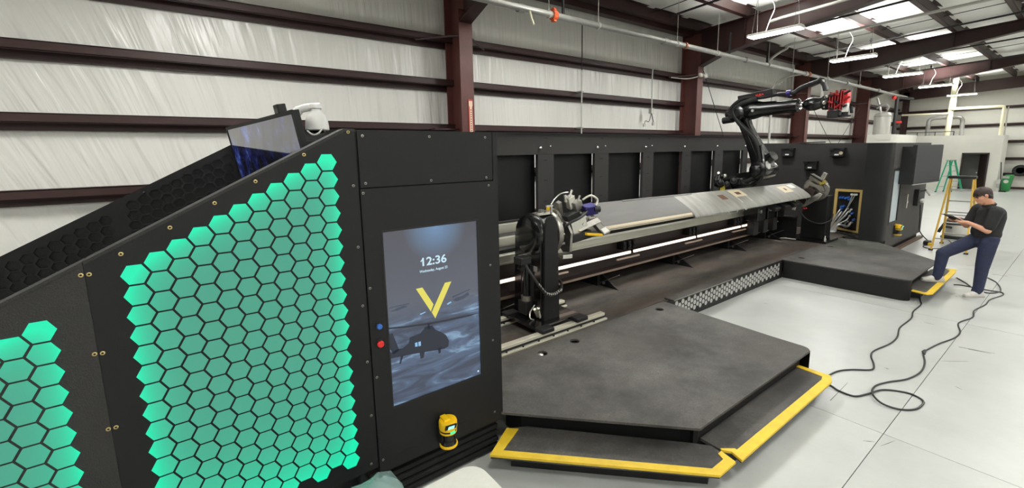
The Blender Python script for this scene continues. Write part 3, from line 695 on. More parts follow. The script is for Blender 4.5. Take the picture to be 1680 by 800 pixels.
wi = build('window_frame', MB().prism([(12.44, .68), (13.13, .68), (13.13, 1.93), (12.44, 1.93)], 'y', 2.68, 2.76, holes=[[(12.49, .73), (13.08, .73), (13.08, 1.88), (12.49, 1.88)]]), M['dark'], cb, smooth=None)
build('glass_pane', MB().box(12.49, 13.08, 2.70, 2.715, .73, 1.88), M['frost'], wi, smooth=None)
build('cabin_back', MB().box(13.05, 15.5, 3.3, 3.34, 0, 2.47), M['whitewall'], cb, smooth=None)
build('roof_lid', MB().box(12.99, 15.6, 2.72, 5.2, 2.475, 2.485), M['black2'], cb, smooth=None)
hd = build('pull_handle', MB().tube([(13.55, 2.68, .98), (13.55, 2.63, .98), (13.55, 2.63, 1.3), (13.55, 2.68, 1.3)], .014, 8), M['chrome'], cb)
build('lock', MB().cyl((13.75, 2.69, 1.1), (13.75, 2.65, 1.1), .03), M['chrome'], cb)
cu = thing('control_box', 'small black control box with leads on the black cabin below the far monitor', 'control box', (14.7, 2.65, .95))
build('case', MB().box(14.45, 14.9, 2.60, 2.688, .95, 1.36), M['dark'], cu, smooth=None, bevel=.01)
build('lever', MB().tube([(14.6, 2.6, 1.3), (14.55, 2.5, 1.34), (14.8, 2.46, 1.2)], .02, 8), M['chrome'], cu)
build('knob', MB().ball((14.6, 2.57, 1.07), .05, 10), M['ltgrey'], cu)
build('plug', MB().box(14.75, 14.9, 2.56, 2.6, 1.0, 1.1), M['ltgrey'], cu, smooth=None)
build('hanging_lead', MB().tube(spline([(14.85, 2.62, .95), (14.9, 2.6, .6), (14.95, 2.58, .25), (14.7, 2.3, .01)], 5), .012, 6), M['cable'], cu)
tr = thing('wall_monitor', 'large switched off black monitor on an arm at the top of the far black cabin', 'monitor', (13.7, 2.4, 1.55))
a = Vector((12.91, 2.45)); b_ = Vector((14.5, 2.29)); d = (b_ - a).normalized(); nrm = Vector((d.y, -d.x))
cc = Vector((*((a + b_) / 2), 2.0)); L = (b_ - a).length / 2
build('back_case', MB().obox(cc - V(*(nrm * .04), 0), V(*(d * L), 0), V(*(nrm * .03), 0), V(0, 0, .435)), M['dark'], tr, smooth=None, bevel=.01)
build('screen', MB().obox(cc, V(*(d * L), 0), V(*(nrm * .012), 0), V(0, 0, .43)), M['tvoff'], tr, smooth=None)
build('lower_trim', MB().obox(cc - V(0, 0, .437), V(*(d * L), 0), V(*(nrm * .013), 0), V(0, 0, .006)), M['ltgrey'], tr, smooth=None)
build('mount_arm', MB().box(13.4, 13.9, 2.4, 2.69, 1.85, 2.15), M['dark'], tr, smooth=None)
build('side_case', MB().box(12.9, 12.98, 2.47, 2.69, 1.57, 2.4), M['dark'], tr, smooth=None)  # dark depth of the monitor's rear case and mount
#__PART3__
# ================================================================ PLATFORM
def arc(cx, cy, r, a0, a1, n=6):
    return [(cx + r * math.cos(math.radians(a0 + (a1 - a0) * i / n)), cy + r * math.sin(math.radians(a0 + (a1 - a0) * i / n))) for i in range(n + 1)]
DZ = .345
def holes_at(lst, r):
    return [[(x + r * math.cos(t), y + r * math.sin(t)) for t in np.linspace(0, 2 * PI, 17)[:-1]] for x, y in lst]
dk = thing('deck_platform', 'near black rubberised deck with a cut corner beside the touchscreen kiosk', 'platform', (3.5, 2.5, 0))
mb = MB().prism([(1.86, 3.44), (1.86, 2.70), (2.92, 1.585)] + arc(4.98, 1.685, .1, -90, 0) + [(5.085, 2.0), (5.18, 3.44)], 'z', DZ - .02, DZ, holes=holes_at([(2.823, 3.28), (3.297, 3.282), (4.862, 3.281)], .055))
dt = build('deck_top', mb, M['deck'], dk, smooth=30)
build('skirt', MB().prism([(2.1, 2.95), (2.1, 2.72), (3.0, 1.79), (3.02, 1.72), (3.0, 1.68), (3.03, 1.66), (4.98, 1.66), (5.0, 1.68), (5.09, 3.35), (5.0, 3.35), (4.9, 1.75), (3.06, 1.75), (2.2, 2.75), (2.2, 2.95)], 'z', 0, DZ - .02), M['dark'], dk, smooth=None)
build('end_plate', MB().prism([(5.0, 1.58), (5.06, 1.60), (5.082, 1.66), (5.12, 2.6), (5.17, 3.36), (5.15, 3.36), (5.10, 2.6), (5.06, 1.68)], 'z', 0, DZ - .02), M['black'], dk, smooth=40)
build('hole_liner', MB().box(2.6, 5.0, 3.0, 3.42, .28, .30), M['dark'], dk, smooth=None)
build('deck_plug', MB().ball((2.80, 3.29, .325), .04, 12, sc=(1, .8, .5)), M['chrome'], dk)
ck = thing('deck_platform', 'worn brownish inner deck running along the long beam below the helicopter blade', 'platform', (7, 4.4, 0))
build('deck_top', MB().prism([(1.9, 3.446), (5.19, 3.446), (5.19, 3.40), (8.90, 3.40), (8.90, 3.446), (12.05, 3.446), (12.9, 3.446), (12.9, 5.5), (1.9, 5.5)], 'z', DZ - .02, DZ), M['deck2'], ck, smooth=None)
build('skirt', MB().box(1.9, 12.85, 5.4, 5.48, 0, DZ - .02), M['dark'], ck, smooth=None)
build('under_frame', MB().box(1.95, 12.8, 3.55, 5.35, 0, .25), M['dark'], ck, smooth=None)
hp = thing('honeycomb_plate', 'long black kick plate with pale honeycomb cells under the deck edge', 'plate', (7, 3.39, 0))
build('plate', MB().box(5.2, 8.88, 3.385, 3.40, .0, DZ + .0), M['black'], hp, smooth=None)
hx3 = mesh_of('honeycomb_cell', MB().prism(hexpts(.078, .066), 'y', -.002, 0), mat('pale_cell', (178, 178, 174), .5, metal=.2), smooth=None)
for k in range(43):
    for r in range(3 if k % 2 == 0 else 2):
        inst('honeycomb_cell', hx3, (5.42 + k * .0785, 3.385, .105 + r * .083 + (0 if k % 2 == 0 else .0415)), hp)
ft = build('deck_flap', MB().box(5.25, 6.85, 3.32, 3.47, DZ + .012, DZ + .026), M['deck'], None, smooth=None); tag(ft, 'thin loose black strip lying along the deck edge above the honeycomb plate', 'strip')
build('bright_edge', MB().box(5.25, 6.85, 3.316, 3.32, DZ + .012, DZ + .027), M['edge'], ft, smooth=None)
dk2 = thing('deck_platform', 'far black rubberised deck with a cut corner in front of the man', 'platform', (10, 2.5, 0))
mb = MB().prism([(8.90, 3.44), (8.905, 1.70)] + arc(9.03, 1.69, .125, 180, 270) + [(10.78, 1.56), (12.04, 2.72), (12.04, 3.44)], 'z', DZ - .02, DZ, holes=holes_at([(9.275, 3.217), (10.822, 3.24)], .055))
build('deck_top', mb, M['deck'], dk2, smooth=30)
build('skirt', MB().prism([(10.9, 2.0), (10.9, 1.70), (9.12, 1.70), (9.12, 1.6), (9.02, 1.57)] + list(reversed(arc(9.03, 1.69, .122, 180, 262))) + [(8.905, 3.38), (8.93, 3.38), (8.96, 1.76), (9.15, 1.76), (10.9, 1.78), (12.0, 2.78), (12.0, 2.7)], 'z', 0, DZ - .02), M['black'], dk2, smooth=40)
build('hole_liner', MB().box(9.1, 11.0, 3.0, 3.42, .28, .30), M['dark'], dk2, smooth=None)

# steps with yellow borders
def offset_strip(outer, inner, z, t=.006):
    mb = MB()
    for i in range(len(outer) - 1):
        mb.prism([outer[i], outer[i + 1], inner[i + 1], inner[i]], 'z', z - .012, z + t)
    return mb
def step(lab, board, outer, inner, foot):
    t = thing('step_board', lab, 'step', (*outer[0], 0), 'low steps with yellow borders')
    build('tread', MB().prism(board, 'z', .145, .17), M['deck'], t, smooth=None)
    build('yellow_border', offset_strip(outer, inner, .17), M['yellow'], t, smooth=None)
    build('step_base', MB().prism(foot, 'z', 0, .145), M['dark'], t, smooth=None)
o1 = [(1.93, 2.70), (1.635, 2.515), (2.78, 1.345), (3.0, 1.345), (3.03, 1.47)]
i1 = [(2.00, 2.63), (1.745, 2.495), (2.80, 1.415), (2.955, 1.415), (2.985, 1.47)]
step('low step with a yellow border along the cut corner of the near deck', [(1.95, 2.69), (1.64, 2.51), (2.78, 1.35), (3.0, 1.35), (3.035, 1.55), (2.95, 1.66), (2.08, 2.62)], o1, i1,
     [(1.98, 2.6), (1.82, 2.50), (2.84, 1.46), (2.94, 1.50), (2.93, 1.62), (2.06, 2.6)])
o2 = [(3.045, 1.475), (3.085, 1.42), (3.05, 1.325), (4.84, 1.325), (4.955, 1.375), (4.955, 1.66)]
i2 = [(3.055, 1.49), (3.14, 1.42), (3.135, 1.405), (4.80, 1.40), (4.875, 1.42), (4.90, 1.66)]
step('low step with a yellow border along the long side of the near deck', [(3.05, 1.48), (3.09, 1.42), (3.055, 1.33), (4.84, 1.33), (4.95, 1.38), (4.95, 1.655), (3.06, 1.655)], o2, i2,
     [(3.12, 1.64), (3.12, 1.46), (4.8, 1.43), (4.86, 1.64)])
o3 = [(9.0, 1.565), (8.93, 1.37), (9.02, 1.32), (10.9, 1.335), (11.14, 1.36), (11.12, 1.42)]
i3 = [(9.06, 1.555), (9.0, 1.41), (9.06, 1.395), (10.74, 1.41), (10.95, 1.42), (11.0, 1.47)]
step('low step with a yellow border under the man raised foot at the far deck', [(9.01, 1.56), (8.94, 1.37), (9.02, 1.325), (10.9, 1.34), (11.13, 1.36), (11.1, 1.6), (10.8, 1.66), (9.14, 1.66), (9.14, 1.58)], o3, i3,
     [(9.16, 1.64), (9.3, 1.5), (10.8, 1.5), (10.9, 1.64)])

# floor rails of the headstock
for yy, xa, xb, lab in ((3.53, 1.95, 4.06, 'front cream steel rail in front of the black headstock column'), (4.18, 1.95, 4.0, 'rear cream steel rail behind the black headstock column')):
    t = thing('floor_rail', lab, 'rail', (3, yy, DZ), 'floor rails of the headstock')
    build('base_flange', MB().box(xa, xb, yy - .055, yy + .055, DZ, DZ + .022), M['rail'], t, smooth=None, bevel=.003)
    build('web', MB().box(xa, xb, yy - .02, yy + .03, DZ + .022, DZ + .052), M['dark'], t, smooth=None)
    build('rail_head', MB().box(xa, xb - .02, yy - .03, yy + .045, DZ + .052, DZ + .088), M['rail'], t, smooth=None, bevel=.005)
    bmesh_ = mesh_of('bolt', MB().cyl((0, 0, 0), (0, 0, .012), .011, n=8), M['dark'])
    for x in np.arange(xa + .12, xb - .03, .22): inst('bolt', bmesh_, (x, yy - .042, DZ + .022), t)

# ================================================================ LONG BEAM with aluminium rails and lamp strip
bmk = thing('machine_beam', 'long dark steel beam with bright aluminium rails and a glowing strip lamp', 'beam', (6.5, 4.6, DZ))
bx0, bx1 = 1.9, 10.85
build('beam_web', MB().box(bx0, bx1, 4.50, 4.54, .60, 1.05), M['beam'], bmk, smooth=None)
build('lower_flange', MB().box(bx0, bx1, 4.36, 5.05, .585, .61), M['beam'], bmk, smooth=None)
build('flange_edge', MB().box(bx0, bx1, 4.345, 4.36, .583, .615), mat('edge_steel', (150, 132, 118), .4, metal=.5), bmk, smooth=None)
build('upper_flange', MB().box(bx0, bx1, 4.42, 5.1, 1.0, 1.02), M['beam'], bmk, smooth=None)
build('back_web', MB().box(bx0, bx1, 5.0, 5.05, .345, 1.06), M['dark'], bmk, smooth=None)
build('front_rail', MB().box(bx0, 9.6, 4.40, 4.49, 1.02, 1.14).box(bx0, 9.6, 4.385, 4.40, 1.02, 1.045).box(bx0, 9.6, 4.385, 4.40, 1.115, 1.14), M['alu'], bmk, smooth=None, bevel=.004)
build('middle_rail', MB().box(bx0, 9.6, 4.66, 4.74, 1.18, 1.30), M['alu'], bmk, smooth=None, bevel=.004)
build('rear_rail', MB().box(bx0, 9.6, 4.98, 5.05, 1.29, 1.42), M['alu'], bmk, smooth=None, bevel=.004)
build('rail_support', MB().box(bx0, 10.8, 4.52, 4.98, 1.02, 1.18).box(bx0, 10.8, 4.75, 5.0, 1.18, 1.29), M['dark'], bmk, smooth=None)
for a, b_ in ((1.95, 4.02), (4.03, 5.62), (5.70, 7.5), (7.58, 9.2), (9.28, 10.75)):
    s_ = build('lamp_strip', MB().box(a, b_, 4.35, 4.372, .80, .838), M['ledstrip'], bmk, smooth=None)
    build('lamp_back', MB().box(a, b_, 4.372, 4.41, .79, .848), M['dark'], s_, smooth=None)
    build('drip_tray', MB().box(b_ - .35, b_ + .2, 4.33, 4.36, .735, .755), mat('pale_tray', (196, 176, 160), .4, metal=.4), bmk, smooth=None)
for x in (5.6, 7.45, 9.1, 9.9):
    for k in (-.12, 0, .12):
        build('bracket', MB().box(x + k - .03, x + k + .03, 4.36, 4.5, .87, 1.0).cyl((x + k, 4.36, .93), (x + k, 4.34, .93), .02, n=8), M['dark'], bmk, smooth=None)
for x in (3.1, 5.08, 7.1, 9.08, 10.75):
    g = build('gusset', MB().prism([(4.57, .58), (4.14, DZ), (4.57, DZ)], 'x', x - .008, x + .008), M['black'], bmk, smooth=None)
    build('bright_edge', MB().obox((x, (4.57 + 4.14) / 2 - .004, (.58 + DZ) / 2 + .004), (.009, 0, 0), (0, .215, -.1175), (0, .002, .003)), M['edge'], g, smooth=None)
    build('bolt', MB().cyl((x - .008, 4.42, .40), (x - .03, 4.42, .40), .02, n=8), M['screw'], g)
    build('foot_pad', MB().box(x - .07, x + .07, 4.5, 5.0, DZ, .585), M['dark'], bmk, smooth=None)
build('end_box', MB().box(10.85, 11.05, 3.98, 4.6, .86, .89).box(11.03, 11.05, 3.98, 4.6, DZ, .86).box(10.85, 11.05, 4.55, 4.6, DZ, .86), M['black'], bmk, smooth=None)
build('white_gusset', MB().prism([(10.9, 4.25), (11.35, 4.02), (11.2, 4.0), (10.95, 3.95)], 'z', DZ + .02, DZ + .035), M['patch'], bmk, smooth=None)

# ================================================================ HEADSTOCK
hs = thing('headstock', 'black headstock column with a round motor head at the near end of the blade', 'headstock', (3.34, 3.98, DZ))
build('base_plate', MB().box(3.0, 3.72, 3.60, 4.34, DZ + .09, DZ + .125), M['gloss'], hs, smooth=None, bevel=.006)
for x in (3.08, 3.62):
    for y in (3.53, 4.18): build('rail_carriage', MB().box(x - .09, x + .09, y - .06, y + .07, DZ + .088, DZ + .135), M['dark'], hs, smooth=None, bevel=.008)
mb = MB().prism([(3.74, .47), (4.26, .47), (4.22, 1.46), (3.74, 1.46)], 'x', 3.20, 3.44)
build('column', mb, M['gloss'], hs, smooth=None, bevel=.008)
pts = [(3.215, .47), (3.455, .47), (3.43, 1.48)] + [(3.335 + .095 * math.cos(t), 1.53 + .165 * math.sin(t)) for t in np.linspace(.05, PI - .05, 12)] + [(3.235, 1.48)]
build('front_plate', MB().prism(pts, 'y', 3.70, 3.74), M['black'], hs, smooth=40)
hc = (0, 3.97, 1.455)
build('motor_head', MB().lathe([(.10, 3.165), (.19, 3.172), (.232, 3.195), (.25, 3.24), (.25, 3.30), (.243, 3.31), (.243, 3.47)], hc, (1, 0, 0), 40), M['gloss'], hs)
build('head_band', MB().lathe([(.254, 3.26), (.254, 3.28)], hc, (1, 0, 0), 40), M['rubber'], hs)
build('face_ring', MB().lathe([(.20, 3.47), (.262, 3.47), (.268, 3.48), (.268, 3.53), (.258, 3.545), (.20, 3.545)], hc, (1, 0, 0), 44), M['fixture'], hs)
build('face_disc', MB().lathe([(.05, 3.53), (.225, 3.535), (.235, 3.56), (.05, 3.57)], hc, (1, 0, 0), 40), M['gloss'], hs)
bme = mesh_of('bolt', MB().cyl((0, 0, 0), (.012, 0, 0), .011, n=8), M['chrome'])
for t in np.linspace(0, 2 * PI, 13)[:-1]: inst('bolt', bme, (3.545, 3.97 + .248 * math.cos(t), 1.455 + .248 * math.sin(t)), hs)
build('top_bracket', MB().box(3.26, 3.47, 3.86, 3.95, 1.69, 1.72).cyl((3.42, 3.8, 1.70), (3.42, 3.8, 1.80), .014).box(3.34, 3.44, 3.79, 3.81, 1.79, 1.81), M['chrome'], hs, smooth=None)
build('lug', MB().box(3.33, 3.38, 3.88, 3.93, 1.72, 1.75), M['screw'], hs, smooth=None)
build('cable_loop', MB().tube(spline([(3.02, 3.82, 1.20), (3.0, 3.72, 1.12), (3.08, 3.64, .95), (3.18, 3.62, .83), (3.3, 3.62, .80), (3.42, 3.64, .82), (3.5, 3.72, .88), (3.5, 3.8, .9)], 6), .017, 8), M['rubber'], hs)
rb = mesh_of('cable_ring', MB().cyl((-.006, 0, 0), (.006, 0, 0), .021, n=8), M['screw'])
for p in spline([(3.08, 3.64, .95), (3.18, 3.62, .83), (3.3, 3.62, .80), (3.42, 3.64, .82)], 4): inst('cable_ring', rb, p, hs)
build('connector_block', MB().box(2.93, 3.08, 3.76, 3.90, 1.17, 1.25).obox((3.02, 3.85, 1.14), (.03, 0, .05), (0, .03, 0), (-.03, 0, .018)), M['dark'], hs, smooth=None, bevel=.006)
build('pipe_stub', MB().cyl((3.0, 3.9, 1.235), (3.2, 3.92, 1.24), .02), M['fixture'], hs)
for z0, z1, m in ((.72, 1.1, 'gloss'), (.66, .72, 'fixture')): build('actuator', MB().cyl((3.18, 3.98, z0), (3.18, 3.98, z1), .05 if m == 'gloss' else .068, n=18), M[m], hs)
build('actuator_foot', MB().box(3.11, 3.235, 3.90, 4.06, .50, .66), M['dark'], hs, smooth=None, bevel=.006)
build('lock_lever', MB().cyl((3.2, 3.80, .50), (3.12, 3.76, .62), .018).cyl((3.2, 3.76, .50), (3.13, 3.71, .63), .016), M['rail'], hs)
build('lever_knob', MB().ball((3.12, 3.70, .64), .026, 12), M['chrome'], hs)
build('thin_hose', MB().tube(spline([(3.2, 3.86, .62), (3.12, 3.84, .56), (3.1, 3.82, .5), (3.14, 3.8, .47)], 5), .009, 6), M['chrome'], hs)
build('face_recess', MB().box(3.192, 3.20, 3.86, 4.10, .72, 1.10), M['dark'], hs, smooth=None)
build('data_plate', MB().box(3.19, 3.20, 3.80, 3.86, 1.04, 1.10), M['grey'], hs, smooth=None)
#------------- root fixture clamped on the headstock face
fx = thing('blade_root_fixture', 'silver clamping fixture with a violet anodised block at the near end of the blade', 'fixture', (3.9, 3.95, 1.3))
build('spindle', MB().cyl((3.572, 3.95, 1.47), (3.70, 3.95, 1.47), .09, n=20), M['beam'], fx)
build('arm', MB().prism([(3.74, 1.22), (3.86, 1.20), (3.96, 1.30), (3.99, 1.48), (4.10, 1.60), (4.08, 1.72), (3.98, 1.70), (3.86, 1.58), (3.80, 1.58), (3.72, 1.45)], 'x', 3.66, 3.70, holes=[[(3.82, 1.30), (3.90, 1.32), (3.92, 1.44), (3.84, 1.46)]]), M['fixture'], fx, smooth=None, bevel=.004)
build('arm', MB().prism([(4.00, 1.52), (4.08, 1.55), (4.12, 1.78), (4.02, 1.80)], 'x', 3.74, 3.80), M['chrome'], fx, smooth=None, bevel=.004)
build('arm', MB().obox((3.86, 3.80, 1.52), (.10, -.02, .05), (.0, .03, .0), (-.03, 0, .09)), M['chrome'], fx, smooth=None, bevel=.006)
build('dark_block', MB().obox((3.80, 3.86, 1.62), (.09, -.02, .03), (.01, .07, 0), (-.02, 0, .05)), M['dark'], fx, smooth=None, bevel=.006)
build('dark_block', MB().obox((3.90, 3.84, 1.38), (.14, -.02, .02), (.01, .09, 0), (0, 0, .05)), M['dark'], fx, smooth=None, bevel=.006)
build('clamp_jaw', MB().obox((3.98, 3.84, 1.62), (.11, -.02, .07), (.01, .05, -.01), (-.025, .0, .035)), M['chrome'], fx, smooth=None, bevel=.005)
build('clamp_jaw', MB().obox((4.02, 3.82, 1.50), (.16, -.03, .05), (.02, .07, -.02), (-.02, .02, .03)), M['fixture'], fx, smooth=None, bevel=.005)
build('tower', MB().obox((3.86, 3.93, 1.80), (.05, 0, .02), (0, .04, .01), (-.02, 0, .07)), M['chrome'], fx, smooth=None, bevel=.006)
build('tower', MB().obox((3.93, 3.88, 1.76), (.05, -.01, .02), (0, .035, .01), (-.02, 0, .05)), M['fixture'], fx, smooth=None, bevel=.006)
build('tower', MB().obox((3.76, 4.02, 1.70), (.025, 0, .01), (0, .03, .01), (-.02, 0, .10)), M['fixture'], fx, smooth=None, bevel=.004)
build('valve', MB().cyl((3.84, 3.93, 1.85), (3.87, 3.92, 1.95), .016).cyl((3.93, 3.88, 1.79), (3.95, 3.86, 1.88), .014).cyl((3.80, 3.95, 1.80), (3.79, 3.96, 1.89), .02), M['chrome'], fx)
build('violet_block', MB().obox((4.06, 3.80, 1.70), (.085, -.02, .01), (.01, .06, .02), (-.01, 0, .05)), M['violet'], fx, smooth=None, bevel=.008)
build('dark_cap', MB().cyl((4.1, 3.76, 1.70), (4.17, 3.73, 1.70), .045, n=16), M['gloss'], fx)
build('clear_tube', MB().tube(spline([(4.0, 3.86, 1.82), (4.08, 3.80, 1.87), (4.16, 3.76, 1.82), (4.14, 3.76, 1.75)], 6), .014, 8), M['rail'], fx)
build('black_hose', MB().tube(spline([(3.62, 3.80, 1.52), (3.68, 3.74, 1.58), (3.8, 3.72, 1.62), (3.92, 3.74, 1.66), (4.02, 3.78, 1.70)], 6), .016, 8), M['rubber'], fx)
build('loop_wire', MB().tube(spline([(3.62, 4.05, 1.62), (3.62, 4.02, 1.78), (3.72, 3.98, 1.90), (3.84, 3.95, 1.92)], 6), .008, 6), M['chrome'], fx)
build('yellow_lever', MB().obox((4.02, 3.68, 1.40), (.13, -.01, -.02), (0, .02, 0), (0, 0, .016)), M['yellow2'], fx, smooth=None, bevel=.004)
build('yellow_tab', MB().obox((3.60, 4.05, 1.72), (.03, 0, .0), (0, .008, 0), (0, 0, .04)), M['yellow2'], fx, smooth=None)
build('lower_jaw', MB().obox((3.70, 3.86, 1.15), (.06, -.02, 0), (.02, .07, 0), (0, .0, .025)), M['chrome'], fx, smooth=None, bevel=.004)
build('clip', MB().obox((4.20, 3.66, 1.43), (.045, 0, .01), (0, .03, .02), (0, 0, .008)), M['patch'], fx, smooth=None)
for p in ((3.88, 3.80, 1.46), (3.92, 3.78, 1.53), (3.86, 3.79, 1.36), (3.9, 3.8, 1.66)): build('bolt_head', MB().cyl(p, (p[0], p[1] - .03, p[2]), .018, n=8), M['chrome'], fx)

# ================================================================ BLADE (aerofoil section)
bl = thing('rotor_blade', 'long weathered grey helicopter rotor blade clamped level between two fixtures', 'blade', (7.5, 3.95, 1.3))
def section(x, le, te, th):
    # le, te: (y,z) leading edge, trailing edge
    le = Vector(le); te = Vector(te); c = te - le; n_ = Vector((-c.y, c.x)).normalized()
    if n_.y < 0: n_ = -n_
    up = []; lo = []
    for s in (0, .012, .04, .1, .2, .33, .5, .7, .88, 1):
        t = th * (2.969 * math.sqrt(s) - 1.26 * s - 3.516 * s * s + 2.843 * s ** 3 - 1.036 * s ** 4) / 1.0
        p = le + c * s
        up.append((x, *(p + n_ * t))); lo.append((x, *(p - n_ * t * .8)))
    return up + list(reversed(lo[1:]))
def loft(secs):
    mb = MB(); n = len(secs[0]); vs = [p for s in secs for p in s]
    fs = [(k * n + i, k * n + (i + 1) % n, (k + 1) * n + (i + 1) % n, (k + 1) * n + i) for k in range(len(secs) - 1) for i in range(n)]
    fs += [tuple(reversed(range(n))), tuple(range((len(secs) - 1) * n, len(secs) * n))]
    return mb.add(vs, fs)
def le_te(x):
    u = (x - 4.1) / 6.9; o = .035 if x > 6.355 else 0
    return (3.71 + .03 * u - o * .3, 1.405 - .03 * u - o), (4.15 - .02 * u, 1.715 - .08 * u)
build('skin', loft([section(x, *le_te(x), .034) for x in (4.28, 5.0, 6.35)]), M['blade'], bl, smooth=45)
build('skin', loft([section(x, *le_te(x), .036) for x in (6.36, 8.0, 9.5, 10.98)]), M['bladelight'], bl, smooth=45)['label'] = 'paler bare outer part of the blade'
def strip(x0, x1, s0, s1, lift, m, name):
    mb = MB(); vs = []
    for x in (x0, x1):
        up = section(x, *le_te(x), .036)[:10]; S = (0, .012, .04, .1, .2, .33, .5, .7, .88, 1)
        le, te = map(Vector, le_te(x)); c = te - le; n_ = Vector((-c.y, c.x)).normalized()
        for s in (s0, (s0 + s1) / 2, s1):
            yy = np.interp(s, S, [p[1] for p in up]); zz = np.interp(s, S, [p[2] for p in up])
            for l in (lift, -.004): vs.append((x, yy - n_.x * 0 + n_.x * l, zz + n_.y * l))
    mb.add(vs, [(0, 2, 8, 6), (2, 4, 10, 8), (0, 6, 7, 1), (4, 5, 11, 10), (0, 1, 3, 2), (2, 3, 5, 4), (6, 8, 9, 7), (8, 10, 11, 9), (1, 7, 9, 3), (3, 9, 11, 5)])
    return build(name, mb, m, bl, smooth=None)
strip(4.28, 6.3, -0.0, .10, .004, M['tan'], 'leading_edge_strip')
strip(5.1, 6.9, .94, 1.0, .006, M['blade'], 'trim_tab')
tp = strip(8.05, 8.5, .55, .93, .003, M['tan'], 'tan_patch'); strip(8.2, 8.36, .66, .8, .006, M['rust'], 'wear_hole')
strip(7.55, 7.75, .5, .75, .002, M['rust'], 'wear_mark'); strip(10.0, 10.45, .42, .85, .003, M['tan'], 'tan_patch'); strip(10.18, 10.26, .55, .7, .005, M['rust'], 'wear_mark')
strip(10.55, 10.8, .65, .9, .003, M['patch'], 'white_patch')
for x in (8.05, 8.42): strip(x, x + .015, .0, .55, .003, M['patch'], 'chordwise_line')
for x in (7.4, 7.7, 8.0): build('rivet', MB().ball((x, le_te(x)[0][0] + .0, le_te(x)[0][1] - .005), .012, 8), M['white'], bl)
build('root_cuff', MB().obox((4.24, 3.80, 1.47), (.08, 0, 0), (0, .12, .085), (0, -.012, .022)), M['fixture'], bl, smooth=None, bevel=.005)
for x in (9.55, 10.0, 10.45):
    cr_ = thing('blade_cradle', {9.55: 'black cradle under the bare outer part of the blade, nearest of the three', 10.0: 'black cradle under the outer blade, middle of the three', 10.45: 'black cradle under the blade closest to the tail column'}[x], 'cradle', (x, 4.4, 1.2), 'cradles under the outer blade')
    build('block', MB().box(x - .18, x + .18, 4.1, 4.39, .93, 1.22), M['gloss'], cr_, smooth=None, bevel=.01)
    build('shoe', MB().obox((x, 3.98, 1.28), (.12, 0, 0), (0, .17, .09), (0, -.02, .035)), M['dark'], cr_, smooth=None, bevel=.01)
    build('clip', MB().box(x - .1, x - .05, 4.08, 4.1, 1.1, 1.16), M['chrome'], cr_, smooth=None)
    build('foot', MB().box(x - .1, x + .1, 4.2, 4.34, .62, .93), M['dark'], cr_, smooth=None)

# ================================================================ TAILSTOCK
ts = thing('tailstock', 'black tailstock column carrying the silver fixture at the far end of the blade', 'tailstock', (11.4, 3.75, DZ))
build('base_plate', MB().box(11.0, 11.75, 3.38, 4.15, DZ, DZ + .05), M['gloss'], ts, smooth=None, bevel=.008)
build('column', MB().box(11.27, 11.6, 3.5, 3.98, DZ + .05, 1.36), M['black'], ts, smooth=None, bevel=.008)
build('foot_bolt', MB().cyl((11.15, 3.45, DZ + .05), (11.15, 3.45, DZ + .1), .03, n=8).cyl((11.1, 3.44, DZ + .05), (11.12, 3.44, DZ + .16), .012, n=8), M['chrome'], ts)
build('ring_plate', MB().lathe([(.05, 11.22), (.25, 11.22), (.262, 11.23), (.262, 11.265), (.05, 11.265)], (0, 3.74, 1.50), (1, 0, 0), 40), M['fixture'], ts)
fx2 = thing('blade_tip_fixture', 'silver bracket fixture holding the far tip of the blade on the tail column', 'fixture', (11.15, 3.8, 1.2))
build('frame_arm', MB().prism([(4.02, 1.30), (3.9, 1.10), (3.86, 1.12), (3.62, 1.30), (3.56, 1.42), (3.62, 1.44), (3.74, 1.36), (3.88, 1.20), (3.97, 1.34)], 'x', 11.08, 11.16), M['chrome'], fx2, smooth=None, bevel=.004)
build('frame_arm', MB().prism([(3.94, 1.46), (3.92, 1.60), (3.82, 1.68), (3.72, 1.62), (3.60, 1.60), (3.55, 1.48), (3.60, 1.46), (3.7, 1.55), (3.82, 1.58), (3.88, 1.46)], 'x', 11.1, 11.2), M['fixture'], fx2, smooth=None, bevel=.004)
build('dark_block', MB().prism([(3.92, 1.38), (3.72, 1.38), (3.69, 1.48), (3.78, 1.56), (3.88, 1.52)], 'x', 11.05, 11.14), M['beam'], fx2, smooth=None, bevel=.004)
build('dark_block', MB().prism([(4.0, 1.28), (3.86, 1.16), (3.82, 1.28), (3.9, 1.34)], 'x', 11.0, 11.08), M['beam'], fx2, smooth=None, bevel=.004)
build('upper_head', MB().obox((11.15, 3.72, 1.74), (.05, 0, 0), (0, .10, .06), (0, -.03, .05)), M['fixture'], fx2, smooth=None, bevel=.006)
build('dark_bar', MB().obox((11.1, 3.70, 1.76), (.03, 0, 0), (0, .12, .075), (0, -.008, .012)), M['dark'], fx2, smooth=None)
build('top_block', MB().obox((11.17, 3.58, 1.80), (.05, 0, 0), (0, .035, .02), (0, -.03, .07)), M['chrome'], fx2, smooth=None, bevel=.006)
build('brass_clamp', MB().obox((11.13, 3.58, 1.66), (.05, 0, 0), (0, .05, -.02), (0, .01, .035)), mat('olive_brass', (176, 160, 70), .35, metal=.5), fx2, smooth=None, bevel=.006)
build('hinge_pin', MB().cyl((11.15, 3.52, 1.63), (11.1, 3.44, 1.56), .014).ball((11.14, 3.52, 1.63), .028, 10), M['chrome'], fx2)
build('yellow_cap', MB().ball((11.0, 4.12, 1.25), .035, 12).cyl((11.0, 4.12, 1.25), (11.05, 4.05, 1.24), .03), mat('lime_cap', (206, 208, 60), .4), fx2)
